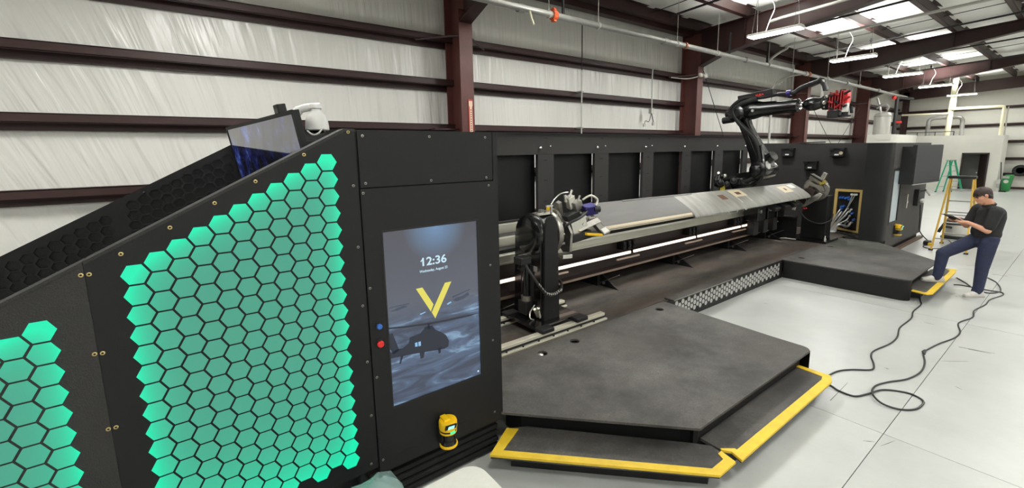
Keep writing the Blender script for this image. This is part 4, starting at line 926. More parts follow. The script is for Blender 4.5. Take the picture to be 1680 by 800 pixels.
build('plug_cluster', MB().ball((11.05, 4.06, 1.07), .03, 8).cyl((11.05, 4.1, 1.03), (11.05, 4.03, 1.11), .016).cyl((11.03, 4.04, 1.03), (11.05, 4.12, 1.1), .014), M['patch'], fx2)
build('red_plug', MB().ball((11.08, 3.88, 1.07), .024, 10).ball((11.08, 3.84, 1.08), .02, 10), M['red'], fx2)
build('lead', MB().tube(spline([(11.06, 3.98, 1.03), (11.1, 3.85, .86), (11.12, 3.7, .78), (11.15, 3.55, .76), (11.4, 3.46, .82), (11.5, 3.45, .95)], 6), .015, 8), M['rubber'], fx2)

# ================================================================ ROBOT
ro = thing('robot_arm', 'tall black industrial robot arm raised over the blade with a red tool head', 'robot', (9.6, 4.6, 1.0))
RX = 9.6
build('base', MB().box(RX - .3, RX + .3, 4.42, 5.0, 1.30, 1.40).lathe([(.30, 1.40), (.30, 1.5), (.25, 1.54), (.25, 1.66)], (RX, 4.6, 0), (0, 0, 1), 28), M['gloss'], ro, smooth=40)
build('turret', MB().lathe([(.26, 1.66), (.30, 1.68), (.30, 1.78), (.24, 1.83)], (RX, 4.56, 0), (0, 0, 1), 28).obox((RX, 4.36, 1.84), (.2, 0, 0), (0, .22, -.04), (0, .03, .1)), M['gloss'], ro, smooth=40)
sh = Vector((RX, 4.15, 1.98)); el = Vector((RX, 4.69, 3.14)); wr_ = Vector((RX, 3.48, 3.22))
build('shoulder_joint', MB().lathe([(.10, -.30), (.17, -.28), (.19, -.2), (.19, .2), (.17, .28), (.1, .3)], sh, (1, 0, 0), 28), M['gloss'], ro)
build('shoulder_motor', MB().lathe([(.05, -.44), (.10, -.42), (.10, -.28)], sh, (1, 0, 0), 20).lathe([(.08, 0), (.1, .02), (.1, .26)], sh + V(-.1, -.02, .16), (-.2, -.8, .5), 18), M['gloss'], ro)
build('shoulder_cap', MB().lathe([(.06, 0), (.085, .01), (.085, .03)], sh + V(-.2, -.14, .10), (0, -1, .25), 18), M['ltgrey'], ro)
d = (el - sh).normalized(); nrm = Vector((0, d.z, -d.y))
# lower arm: bowed casting drawn in the y,z plane
def yz(p, u, v): q = p + d * u + nrm * v; return (q.y, q.z)
L_ = (el - sh).length
poly = [yz(sh, -.14, .10), yz(sh, 0, .17), yz(sh, .3, .14), yz(sh, .7, .10), yz(sh, L_ - .2, .10), yz(sh, L_, .15), yz(sh, L_ + .12, .08), yz(sh, L_ + .12, -.08), yz(sh, L_, -.15), yz(sh, L_ - .3, -.11), yz(sh, .7, -.13), yz(sh, .3, -.19), yz(sh, 0, -.2), yz(sh, -.14, -.1)]
build('lower_arm', MB().prism(poly, 'x', RX - .10, RX + .10), M['gloss'], ro, smooth=None, bevel=.03)
build('lower_arm_rib', MB().prism([yz(sh, .1, .10), yz(sh, .6, .05), yz(sh, L_ - .25, .04), yz(sh, L_ - .25, -.02), yz(sh, .6, -.03), yz(sh, .1, -.0)], 'x', RX - .135, RX - .1), M['gloss'], ro, smooth=None, bevel=.01)
build('elbow_joint', MB().lathe([(.10, -.24), (.16, -.22), (.17, -.1), (.17, .16), (.1, .22)], el, (1, 0, 0), 28), M['gloss'], ro)
build('elbow_motor', MB().cyl(el + V(.06, .1, .03), el + V(.06, .34, .02), .075, n=16).cyl(el + V(-.1, .1, -.10), el + V(-.1, .32, -.12), .07, n=16), M['dark'], ro)
f0 = el + V(0, -.02, .06)
fd = (wr_ - f0).normalized()
build('forearm', MB().lathe([(.15, -.05), (.19, .05), (.19, .25), (.145, .42), (.125, .85), (.13, .95), (.13, 1.06), (.09, 1.1)], f0, fd, 24), M['gloss'], ro)
build('forearm_bolt', MB().ball(f0 + fd * .3 + V(-.19, 0, -.03), .03, 10), M['ltgrey'], ro)
wq = f0 + fd * 1.1
build('wrist_neck', MB().cyl(wq, wq + fd * .06, .05, n=16), M['chrome'], ro)
build('wrist', MB().lathe([(.05, .04), (.09, .08), (.12, .14), (.125, .24), (.10, .33), (.085, .36)], wq, fd, 22), M['gloss'], ro)
th_ = wq + fd * .36
build('flange', MB().lathe([(.09, 0), (.125, .01), (.125, .05), (.1, .06), (.13, .07), (.13, .12), (.1, .13)], th_, fd, 20), M['dark'], ro)
for a_ in np.linspace(0, 2 * PI, 9)[:-1]:
    build('flange_stud', MB().ball(th_ + fd * .06 + V(.12 * math.cos(a_), 0, .12 * math.sin(a_)), .018, 8), M['ltgrey'], ro)
# hose dress pack on top
ca = build('cable_carrier', MB().obox(f0 + fd * .28 + V(-.03, 0, .27), V(.07, 0, 0), fd * .34 + V(0, 0, .03), V(0, .01, .068)), M['black'], ro, smooth=None, bevel=.012)
text('lettering', 'KUKA', .058, 0, 0, mat('red_lettering', (200, 44, 34), .5, emis=None), off=.003, parent=ca, ext=.001)
q_ = [o for o in ca.children if o.name.startswith('lettering')][0]
ctr = f0 + fd * .38 + V(-.105, 0, .275); place(q_, ctr, ca)
ax = (fd + V(0, 0, .09)).normalized(); up = Vector((0, -ax.z, ax.y)); up = up if up.z > 0 else -up
q_.rotation_euler = Matrix((ax, up, ax.cross(up))).transposed().to_euler()
hp_ = [el + V(-.13, .12, -.15), el + V(-.15, .16, .1), f0 + fd * .05 + V(-.1, 0, .24), f0 + fd * .4 + V(-.08, 0, .22), f0 + fd * .72 + V(-.05, 0, .25), f0 + fd * .95 + V(-.04, 0, .24), f0 + fd * 1.1 + V(-.02, 0, .33), th_ + V(0, .12, .40), th_ + V(0, .06, .42), th_ + V(0, -.02, .22)]
build('dress_hose', MB().tube(spline(hp_, 7), .034, 10), M['rubber'], ro)
build('dress_hose', MB().tube(spline([p + V(.12, 0, .01) for p in hp_], 7), .026, 10), M['gloss'], ro)
build('hose_clamp', MB().cyl(f0 + fd * .86 + V(-.05, 0, .24), f0 + fd * .93 + V(-.05, 0, .245), .058, n=14), M['purple'], ro)
build('hose_post', MB().cyl(th_ + V(0, .02, .1), th_ + V(0, .03, .42), .028, n=10), M['ltgrey'], ro)
build('arm_hose', MB().tube(spline([sh + V(-.2, .5, -.28), sh + V(-.22, .2, -.22), sh + V(-.2, -.02, -.02), sh + V(-.19, .0, .3), sh + V(-.17, .16, .65), el + V(-.2, -.08, -.2), el + V(-.2, .06, .06), el + V(-.18, -.1, .2), f0 + fd * .35 + V(-.12, 0, .2)], 7), .048, 10), M['rubber'], ro)
build('arm_hose', MB().tube(spline([sh + V(-.24, .5, -.36), sh + V(-.26, .1, -.3), sh + V(-.25, -.1, -.08), sh + V(-.23, -.08, .2), sh + V(-.2, .0, .5)], 7), .04, 10), M['gloss'], ro)
build('connector_panel', MB().box(RX - .36, RX - .2, 4.7, 5.0, 1.62, 1.78).ball((RX - .38, 4.82, 1.84), .05, 10).ball((RX - .36, 4.95, 1.80), .05, 10), M['gloss'], ro, smooth=None)
build('connector', MB().ball((RX - .42, 4.74, 1.86), .045, 10).cyl((RX - .36, 4.9, 1.86), (RX - .46, 4.86, 1.92), .025), M['chrome'], ro)
for i, (dx, dy, dz, r) in enumerate(((-.46, 4.86, 1.72, .07), (-.42, 4.98, 1.76, .06), (-.5, 4.7, 1.70, .06), (-.38, 4.62, 1.76, .07))):
    build('cable_gland', MB().cyl((RX + .2 + dx, dy, dz - .12), (RX + dx, dy - .05, dz), r, n=12).ball((RX + dx, dy - .05, dz), r * .9, 10), M['rubber'], ro)
build('yellow_label', MB().box(RX - .395, RX - .39, 4.74, 4.84, 1.50, 1.64), mat('yellow_label', (222, 206, 70), .5), ro, smooth=None)
build('label_stand', MB().box(RX - .39, RX - .3, 4.72, 4.86, 1.40, 1.66), M['dark'], ro, smooth=None)
# bed saddle that carries the base
build('saddle', MB().box(RX - .42, RX + .42, 4.5, 5.08, 1.425, 1.43).box(RX - .42, RX + .42, 4.42, 4.98, 1.225, 1.30), M['dark'], ro, smooth=None)
# tool head
M['toolred'] = mat('tool_red', (150, 24, 26), .35, var=.2, vscale=8)
tl = build('tool_body', MB().obox(th_ + fd * .26, (.08, 0, 0), fd * .13, (0, .01, .12)), M['dark'], ro, smooth=None, bevel=.01)
e2 = th_ + fd * .34
rr = random.Random(4)
for i in range(6):
    h = .17 - .03 * (i % 2); c_ = th_ + fd * (.15 + .042 * i) + V(0, 0, .01 * (i % 3))
    build('tool_plate', MB().prism([(c_.y - .009, c_.z - h), (c_.y + .009, c_.z - h), (c_.y + .009, c_.z + h), (c_.y - .009, c_.z + h)], 'x', RX - .14, RX + .14), M['toolred'], tl, smooth=None, bevel=.004)
for i in range(9):
    c_ = th_ + fd * (.15 + .10 * (i % 3) + rr.uniform(-.02, .02)) + V(-.14, 0, .11 - .11 * (i // 3))
    build('tool_rod', MB().cyl(c_, c_ + fd * rr.uniform(.05, .1) + V(-.02, 0, rr.uniform(-.08, .08)), .02, n=8), M['toolred' if i % 2 else 'dark'], tl)
build('tool_block', MB().obox(e2 + V(-.02, -.03, .06), (.09, 0, 0), fd * .04, (0, 0, .11)), mat('bright_red', (232, 34, 34), .35), ro, smooth=None, bevel=.015)
build('tool_fitting', MB().ball(th_ + fd * .1 + V(-.12, 0, .1), .035, 10).cyl(th_ + fd * .08 + V(-.1, 0, .02), th_ + fd * .08 + V(-.17, 0, -.02), .03, n=10), M['chrome'], ro)
build('tool_camera', MB().obox(th_ + fd * .2 + V(0, 0, -.22), (.1, 0, 0), fd * .085, (0, 0, .06)), M['dark'], ro, smooth=None, bevel=.008)
build('tool_white_part', MB().obox(e2 + V(-.03, -.03, -.12), (.06, 0, 0), fd * .04, (0, 0, .08)), M['white'], ro, smooth=None, bevel=.01)
build('tool_cutter', MB().cyl(e2 + V(0, -.02, -.16), e2 + V(0, -.02, -.26), .05, n=14).cyl(e2 + V(0, -.02, -.25), e2 + V(0, -.02, -.28), .09, n=18).cyl(e2 + V(.04, -.09, -.1), e2 + V(.04, -.11, -.22), .025), M['dark'], ro)
build('tool_cap', MB().cyl(th_ + fd * .3 + V(0, 0, .14), th_ + fd * .3 + V(0, 0, .2), .045, n=14), M['dark'], ro)
tlamp = bpy.data.lights.new('green_tint_lamp', 'SPOT'); tlamp.energy = 110; tlamp.color = (.15, 1, .3); tlamp.spot_size = math.radians(26); tlamp.spot_blend = 1; tlamp.shadow_soft_size = .03  # made-up green spot, added to tint the far deck
tlo = bpy.data.objects.new('green_tint_lamp', tlamp); COL.objects.link(tlo)
tp_ = Vector((RX, 2.72, 2.92)); aim = Vector((11.3, 2.9, .345)) - tp_
tlo.parent = ro; tlo.location = tp_ - WP[ro.name]; tlo.rotation_euler = aim.to_track_quat('-Z', 'Y').to_euler()

# ================================================================ SENSORS and CABLE PANEL on the end wall
for (y, z, lab) in ((4.98, 2.295, 'black wall sensor box, leftmost of three on the end wall'), (4.43, 1.965, 'black wall sensor box, lowest of three on the end wall'), (3.88, 2.285, 'black wall sensor box, rightmost of three with a pale side lens')):
    t = thing('wall_sensor', lab, 'sensor', (12.88, y, z - .1), 'sensor boxes on the end wall')
    build('housing', MB().box(12.78, 12.92, y - .135, y + .135, z - .10, z + .09), M['dark'], t, smooth=None, bevel=.012)
    build('top_shelf', MB().box(12.76, 12.92, y - .15, y + .15, z + .09, z + .11).box(12.75, 12.79, y - .15, y - .06, z + .05, z + .1).box(12.75, 12.79, y + .06, y + .15, z + .05, z + .1), M['black'], t, smooth=None)
    build('white_light', MB().box(12.772, 12.782, y - .045, y + .045, z - .065, z - .035), M['white'], t, smooth=None, bevel=.006)
    if y < 4: build('side_lens', MB().cyl((12.775, y - .085, z - .01), (12.79, y - .085, z - .01), .04, n=14), M['tan'], t)
cp = thing('cable_panel', 'gold framed black panel full of blue plugs and grey hoses low on the end wall', 'panel', (12.8, 3.55, .4))
build('frame', MB().prism([(3.3, .36), (3.86, .42), (3.86, 1.40), (3.3, 1.40)], 'x', 12.86, 12.92, holes=[[(3.36, .40), (3.80, .46), (3.80, 1.345), (3.36, 1.345)]]), M['gold'], cp, smooth=None)
build('backing', MB().box(12.905, 12.92, 3.35, 3.81, .42, 1.35), M['dark'], cp, smooth=None)
rr = random.Random(5)
for y, z in ((3.74, 1.2), (3.69, 1.2), (3.63, 1.19), (3.58, 1.21), (3.56, 1.17), (3.70, .97), (3.68, .93), (3.66, .99), (3.47, .83), (3.43, .68)):
    build('blue_plug', MB().cyl((12.905, y, z), (12.84, y, z), .03, n=10).cyl((12.84, y, z), (12.82, y, z - .03), .02, n=8), M['blue'], cp)
for y, z in ((3.52, 1.285), (3.47, 1.285), (3.43, 1.285), (3.58, .93), (3.5, .92), (3.53, .87), (3.52, .76), (3.47, .60), (3.56, .62)):
    build('white_plug', MB().cyl((12.905, y, z), (12.85, y, z), .024, n=10), M['white'], cp)
hm = mat('grey_braided_hose', (168, 168, 166), .4, metal=.5)
for i, (y, z) in enumerate(((3.70, .93), (3.68, .86), (3.58, .93), (3.55, .87), (3.52, .76), (3.47, .62), (3.50, .60), (3.56, .64), (3.62, .85))):
    ye = 3.86 - .02 * i; build('hose', MB().tube(spline([(12.85, y, z), (12.76, y + .03, z - .1), (12.68, (y + ye) / 2 + .04, .55), (12.62, ye, .38), (12.55, ye + .08, .365)], 5), .017 + .004 * (i % 2), 7), hm, cp)
build('thin_leads', MB().tube([(12.85, 3.5, 1.27), (12.83, 3.53, 1.1), (12.82, 3.57, .95)], .012, 6).tube([(12.85, 3.45, 1.27), (12.83, 3.50, 1.12), (12.82, 3.56, .97)], .012, 6), hm, cp)
build('floor_lead', MB().tube(spline([(12.6, 3.6, .38), (12.5, 3.42, .37), (12.4, 3.25, .362), (12.15, 3.13, .362)], 5), .022, 8), M['rubber'], cp)
build('white_rod', MB().cyl((12.8, 3.22, .36), (12.84, 3.2, .86), .014), M['white'], cp)
#__PART4__
# ================================================================ HANGING LIGHTS
M['wire'] = mat('dark_wire', (60, 58, 54), .5, metal=.5)
trim_m = mat('lamp_housing', (214, 214, 208), .5)
def hanging_light(x, y, z, lab, group, watts=None):
    if lab: t = thing('hanging_light', lab, 'light', (x, y, z), group)
    else: t = ce                       # unseen lamps added to light the hall, kept as parts of the ceiling
    hs_ = build('housing' if lab else 'unseen_hall_lamp', MB().prism([(x - .15, z + .02), (x - .17, z + .05), (x - .08, z + .085), (x + .08, z + .085), (x + .17, z + .05), (x + .15, z + .02)], 'y', y - .56, y + .56), trim_m, t, smooth=None, origin=(x, y, z))
    build('lens', MB().box(x - .15, x + .15, y - .54, y + .54, z, z + .02), M['tube'], t if lab else hs_, smooth=None)
    zt = rt(y)
    if not lab: t = hs_
    for s in (-1, 1):
        for q in (-1, 1): build('suspension_wire', MB().tube([(x + q * .13, y + s * .45, z + .06), (x + q * .008, y + s * .42, zt + .02)], .005, 5), M['wire'], t)
    build('supply_lead', MB().tube(spline([(x, y + .2, z + .08), (x + .06, y + .15, z + .35), (x + .02, y + .05, z + .6), (x, y + .2, zt + .02)], 5), .008, 5), M['ltgrey'], t)
    li = bpy.data.lights.new('lamp', 'AREA'); li.shape = 'RECTANGLE'; li.size = .3; li.size_y = 1.08; li.energy = watts or LAMP_W; li.color = (1, .992, .965)
    lo = bpy.data.objects.new('lamp', li); COL.objects.link(lo); lo.parent = t; lo.location = (0, 0, -.012)
    lu = li.copy(); lu.energy = (watts or LAMP_W) * 1.05; lu.size = .3; lu.spread = 2.3      # upward light added to brighten the roof; the housing top is closed
    lq = bpy.data.objects.new('added_uplight', lu); COL.objects.link(lq); lq.parent = t; lq.location = (0, 0, .1); lq.rotation_euler = (PI, 0, 0)
    return t
order = ['nearest and largest of the row of hanging lights above the robot', 'second of the row of hanging lights behind the robot tool', 'third hanging light along the row, ahead of the far pair', 'fourth hanging light along the row, left of the cream post', 'farthest and smallest hanging light, in front of the cream post']
for x, lab in zip((11.2, 16.45, 21.9, 27.3, 33.4), order): hanging_light(x, 4.82, 5.0, 'bright white strip light, ' + lab, 'row of hanging strip lights')
for x in (-4.7, .6, 5.9): hanging_light(x, 4.82, 5.0, None, None)
for y in (-.4, -5.6, -10.8):
    for x in (-4.7, .6, 5.9, 11.2, 16.45, 21.9, 27.3, 33.4): hanging_light(x, y, 5.3, None, None)

# ================================================================ OVERHEAD PIPES
mp_ = thing('sprinkler_main', 'long grey sprinkler main pipe hung under the roof along the wall with an orange clamp', 'pipe', (10, 6.3, 4.85))
P0, P1 = (-9, 6.22, 4.86), (30, 6.34, 4.86)
build('pipe', MB().tube([P0, (10, 6.27, 4.86), P1], .057, 14), M['grey'], mp_)
for x in (1.0, 4.9, 9.05, 12.9, 17.0, 21.0, 25.0): build('coupling', MB().cyl((x, 6.28, 4.86), (x + .12, 6.28, 4.86), .075, n=14), M['grey'], mp_)
build('orange_clamp', MB().cyl((5.66, 6.26, 4.86), (5.76, 6.26, 4.86), .088, n=14).box(5.68, 5.74, 6.22, 6.3, 4.75, 4.98), M['orange'], mp_)
for x in (9.9, 17.3): build('copper_clamp', MB().cyl((x, 6.27, 4.86), (x + .06, 6.27, 4.86), .078, n=12), mat('copper_band', (170, 110, 84), .4, metal=.5), mp_)
for x in (5.6, 6.9, 9.6, 11.4, 14.3, 16.0, 19, 22.5): build('hanger_rod', MB().cyl((x, 6.27, 4.9), (x, 6.27, rt(6.27) + .05), .007, n=6).cyl((x - .02, 6.27, 4.86), (x + .02, 6.27, 4.86), .068, n=12), M['ltgrey'], mp_)
for x in (5.95, 12.0, 14.2): build('riser', MB().cyl((x, 6.27, 4.9), (x, 6.27, 5.45), .028, n=8), M['rubber'], mp_)
build('tie_tail', MB().tube([(5.1, 6.2, 4.82), (5.12, 6.18, 4.70), (5.17, 6.18, 4.6)], .02, 6), M['creampipe'], mp_)
for i, x in enumerate((5.4, 9.3, 13.2, 17.1, 21.0, 24.9)):
    lab = ['nearest, over the near end of the machine', 'passing in front of the nearest rafter', 'just beyond the nearest rafter and lamp', 'in the second bay of the roof', 'just beyond the second rafter', 'farthest, by the third rafter'][i]
    t = thing('sprinkler_branch', 'thin black sprinkler branch pipe under the roof, ' + lab, 'pipe', (x, 0, 5.45), 'black sprinkler branches')
    build('pipe', MB().tube([(x, 6.3, 5.42), (x, 0, 5.72), (x, -14, 6.3)], .024, 8), M['rubber'], t)
    for y in (4.6, 1.6, -1.4): build('sprinkler_head', MB().cyl((x, y, 5.44 + (6.3 - y) * .05), (x, y, 5.56 + (6.3 - y) * .05), .02, n=8).cyl((x - .04, y, 5.50 + (6.3 - y) * .05), (x + .04, y, 5.50 + (6.3 - y) * .05), .03, n=8), M['rubber'], t)
for i, (x, y0) in enumerate(((12.0, 5.3), (14.6, 6.2))):
    t = thing('ceiling_conduit', ['pale conduit feeding the nearest hanging light from the roof', 'pale conduit bending up from the sprinkler main to the second hanging light'][i], 'conduit', (x, y0, 5.4), 'pale conduits under the roof')
    pts = [(x, y0, 5.5), (x, y0 - .3, 5.53), (x, -14, 6.4)] if i == 0 else [(x - .3, 6.3, 4.9), (x - .15, 6.2, 5.1), (x, 5.9, 5.3), (x, 5.4, 5.42), (x + .3, 0, 5.7), (x + .6, -14, 6.4)]
    build('pipe', MB().tube(spline(pts, 5) if i else pts, .034, 8), M['ltgrey'], t)
# sag rods of the roof
sr = build('sag_rods', MB(), M['rubber']) if False else None
for i, x in enumerate((7.2, 10.0, 15.1, 18.0, 23.0, 25.6)):
    build('sag_rod', MB().cyl((x, 7.3, rt(7.3) + .1), (x, -14, rt(-14) + .1), .01, n=6), M['rubber'], ce)

# conduits and fittings on the wall
cv = thing('wall_conduit', 'thin pale vertical conduit strapped across the wall girts between the two nearest columns', 'conduit', (7.82, 7.55, 2.6))
build('pipe', MB().cyl((7.82, 7.6, 1.9), (7.82, 7.6, 4.3), .016, n=8), M['ltgrey'], cv); build('upper_pipe', MB().cyl((7.82, 7.6, 4.3), (7.82, 7.6, 5.4), .012, n=8), M['rubber'], cv)
for z in (2.06, 2.98, 3.82): build('strap', MB().box(7.78, 7.86, 7.57, 7.75, z - .015, z + .015), M['grey'], cv, smooth=None)
co = thing('wall_outlet', 'small pale outlet box with hooked conduit on the wall left of the second column', 'outlet', (10.65, 7.66, 3.3))
build('conduit', MB().tube(spline([(10.95, 7.68, 4.62), (10.72, 7.66, 4.62), (10.62, 7.66, 4.5), (10.64, 7.66, 3.55)], 6), .016, 8), M['ltgrey'], co)
build('box', MB().box(10.58, 10.7, 7.62, 7.72, 3.42, 3.56), M['ltgrey'], co, smooth=None, bevel=.008)
build('lead', MB().tube(spline([(10.64, 7.66, 3.42), (10.68, 7.64, 3.25), (10.70, 7.64, 3.18)], 4), .012, 6).tube(spline([(10.62, 7.66, 3.42), (10.5, 7.64, 3.2), (10.35, 7.64, 3.22), (10.3, 7.64, 3.12)], 4), .008, 6), M['rubber'], co)
build('plug', MB().box(10.66, 10.74, 7.62, 7.66, 3.1, 3.19).box(10.26, 10.34, 7.62, 7.66, 3.06, 3.14), M['ltgrey'], co, smooth=None)
eh = thing('emergency_light', 'small round cream emergency light on the second column under the roof', 'light', (12.4, 7.25, 4.55))
build('body', MB().box(12.25, 12.38, 7.2, 7.28, 4.48, 4.58), M['creampipe'], eh, smooth=None, bevel=.01)
build('lamp_head', MB().ball((12.47, 7.18, 4.52), .07, 12).ball((12.2, 7.18, 4.53), .05, 12), M['white'], eh)
build('lead', MB().tube(spline([(12.24, 7.24, 4.5), (11.9, 7.4, 4.42), (11.5, 7.66, 4.46)], 5), .014, 6), M['ltgrey'], eh)
for i, (a, b_) in enumerate((((12.75, 7.5, 4.95), (14.8, 7.6, 2.4)), ((21.0, 7.5, 4.3), (24.6, 7.6, 2.3)), ((27.2, 7.5, 4.3), (24.7, 7.6, 2.3)))):
    t = build('brace_cable', MB().tube([a, b_], .011, 6), M['rubber']); tag(t, ['thin dark diagonal brace cable from the second column down behind the robot', 'thin dark brace cable slanting down to the right under the red tool head', 'thin dark brace cable slanting down to the left beyond the red tool head'][i], 'cable', 'wall brace cables')
rp = thing('vertical_pipe', 'pale vertical drop pipe on the wall behind the robot elbow', 'pipe', (17.3, 7.4, 2.4)); build('pipe', MB().cyl((17.35, 7.4, 2.2), (17.35, 7.4, 4.3), .04, n=10), M['ltgrey'], rp); build('upper_pipe', MB().tube(spline([(17.35, 7.4, 4.3), (17.35, 7.38, 4.6), (17.3, 7.0, 4.85), (17.2, 6.3, 4.88)], 5), .03, 8), M['ltgrey'], rp)
sg = thing('column_sign', 'narrow red vertical sign strip with a pale band on the nearest maroon column', 'sign', (4.51, 7.27, 2.6))
build('sign_plate', MB().box(4.462, 4.558, 7.268, 7.278, 2.5, 3.42), mat('sign_red', (190, 66, 62), .5), sg, smooth=None)
build('pale_band', MB().prism([(4.48, 2.82), (4.512, 2.74), (4.545, 2.82), (4.535, 3.27), (4.55, 3.31), (4.55, 3.39), (4.47, 3.39), (4.47, 3.31), (4.488, 3.27)], 'y', 7.264, 7.268), mat('sign_cream', (236, 206, 178), .5), sg, smooth=None)
for z in np.arange(2.84, 3.26, .042): build('mark', MB().box(4.50, 4.525, 7.2625, 7.264, z, z + .018), M['sign_m'] if 'sign_m' in M else M['rust'], sg, smooth=None)

# ================================================================ THINGS AT THE FAR END
tk = thing('water_tank', 'cream cylindrical tank with pipework on top of the low white box', 'tank', (25.8, 6.15, 2.95))
build('vessel', MB().lathe([(.2, 0), (.3, .02), (.31, .06), (.31, .86), (.26, .95), (.1, 1.0)], (25.8, 6.2, 2.95), (0, 0, 1), 28), M['ltgrey'], tk)
build('band', MB().lathe([(.318, .78), (.318, .82)], (25.8, 6.2, 2.95), (0, 0, 1), 28), M['grey'], tk)
build('pipework', MB().tube(spline([(25.7, 6.1, 3.9), (25.7, 6.0, 4.15), (25.6, 6.2, 4.3), (25.6, 6.4, 4.1)], 5), .04, 8).tube(spline([(25.9, 6.3, 3.9), (25.9, 6.4, 4.3), (25.9, 6.5, 4.6)], 5), .04, 8).ball((25.65, 6.25, 4.25), .07, 10).ball((25.75, 6.05, 4.1), .06, 10), M['grey'], tk)
rsr = thing('sprinkler_riser', 'dark vertical sprinkler riser with a red valve beside the cream tank', 'pipe', (28.2, 6.2, 2.95))
build('pipe', MB().cyl((28.0, 6.25, 2.95), (28.0, 6.25, 4.75), .075, n=12).cyl((28.0, 6.25, 4.72), (29.6, 6.0, 4.72), .06, n=10), M['rubber'], rsr)
build('red_valve', MB().ball((27.9, 6.35, 4.72), .1, 10).cyl((28.0, 6.2, 3.55), (28.0, 6.0, 3.55), .05, n=8), M['red'], rsr)
yp = thing('gas_pipe', 'cream pipework with a thick post and a long level run above the white far room', 'pipe', (33.75, 5.3, 2.9))
build('post', MB().cyl((34.1, 5.3, 2.87), (34.1, 5.22, 6.0), .12, n=14), M['creampipe'], yp)
build('level_run', MB().tube([(34.0, 5.3, 4.36), (34.0, 3.4, 4.33), (34.0, 3.3, 4.30), (34.0, 3.28, 4.2), (34.0, 3.28, 2.86)], .075, 10), M['creampipe'], yp)
build('level_run', MB().tube([(34.0, 5.3, 4.12), (34.0, 7.3, 4.18)], .05, 10), M['creampipe'], yp)
build('thin_drop', MB().tube([(33.9, 5.1, 4.3), (33.9, 5.1, 5.2)], .035, 8).tube([(34.1, 3.15, 4.3), (34.1, 3.15, 2.86)], .03, 8), M['ltgrey'], yp)
du = thing('duct_loop', 'galvanised square loop of duct standing on the white far room', 'duct', (34.6, 5.5, 2.86))
build('duct', MB().tube(spline([(34.6, 6.2, 2.86), (34.6, 6.2, 3.6), (34.6, 6.18, 3.82), (34.6, 6.05, 3.92), (34.6, 5.85, 3.94), (34.6, 5.1, 3.92), (34.6, 4.95, 3.9), (34.6, 4.85, 3.8), (34.6, 4.82, 3.6), (34.6, 4.8, 2.86)], 4), .1, 12), M['grey'], du)
gr = thing('guard_rail', 'thin dark guard rail along the top edge of the white far room', 'railing', (33.9, 6, 2.9))
build('rail', MB().tube([(33.9, 7.3, 3.15), (33.9, 5.0, 3.15)], .02, 6), M['rubber'], gr)
for y in (7.0, 6.5, 5.75, 5.0): build('stanchion', MB().cyl((33.9, y, 2.9), (33.9, y, 3.16), .02, n=6), M['rubber'], gr)
bn = thing('waste_bin', 'green metal bin with a round pale badge by the end wall below the tyre', 'bin', (34.2, 2.85, 0))
build('body', MB().prism([(3.13, 0), (2.70, 0), (2.60, .85), (2.9, .85), (3.02, .5)], 'x', 33.85, 34.5), M['bin'], bn, smooth=None, bevel=.02)
build('round_badge', MB().cyl((33.85, 2.82, .52), (33.83, 2.82, .52), .09, n=16), M['patch'], bn)
build('grey_panel', MB().box(33.83, 33.85, 2.72, 2.95, .68, .8), M['grey'], bn, smooth=None)
ty = thing('tyre', 'black tyre resting on the lowest end wall girt', 'tyre', (35.75, 2.5, .9))
build('tread', MB().lathe([(.16, -.1), (.26, -.11), (.30, -.06), (.30, .06), (.26, .11), (.16, .1), (.16, -.1)], (35.72, 2.52, 1.02), (1, 0, 0), 28), M['rubber'], ty)
build('hub', MB().cyl((35.7, 2.52, 1.02), (35.76, 2.52, 1.02), .16, n=20), M['dark'], ty)
st = thing('broom', 'broom leaning on the side of the white far room', 'broom', (33.9, 3.02, 0))
build('handle', MB().cyl((33.7, 2.95, .05), (34.0, 3.1, 1.5), .02, n=6), M['rubber'], st); build('head', MB().box(33.5, 33.75, 2.75, 3.0, 0, .06), M['dark'], st, smooth=None)
pk = thing('parts_stack', 'grey stack of small parts against the side of the white far room', 'boxes', (33.64, 3.06, 0))
for i, z in enumerate((0, .22, .42)): build('box', MB().box(33.5 + .02 * i, 33.78, 3.0, 3.12, z, z + .2), M['grey' if i % 2 else 'ltgrey'], pk, smooth=None)

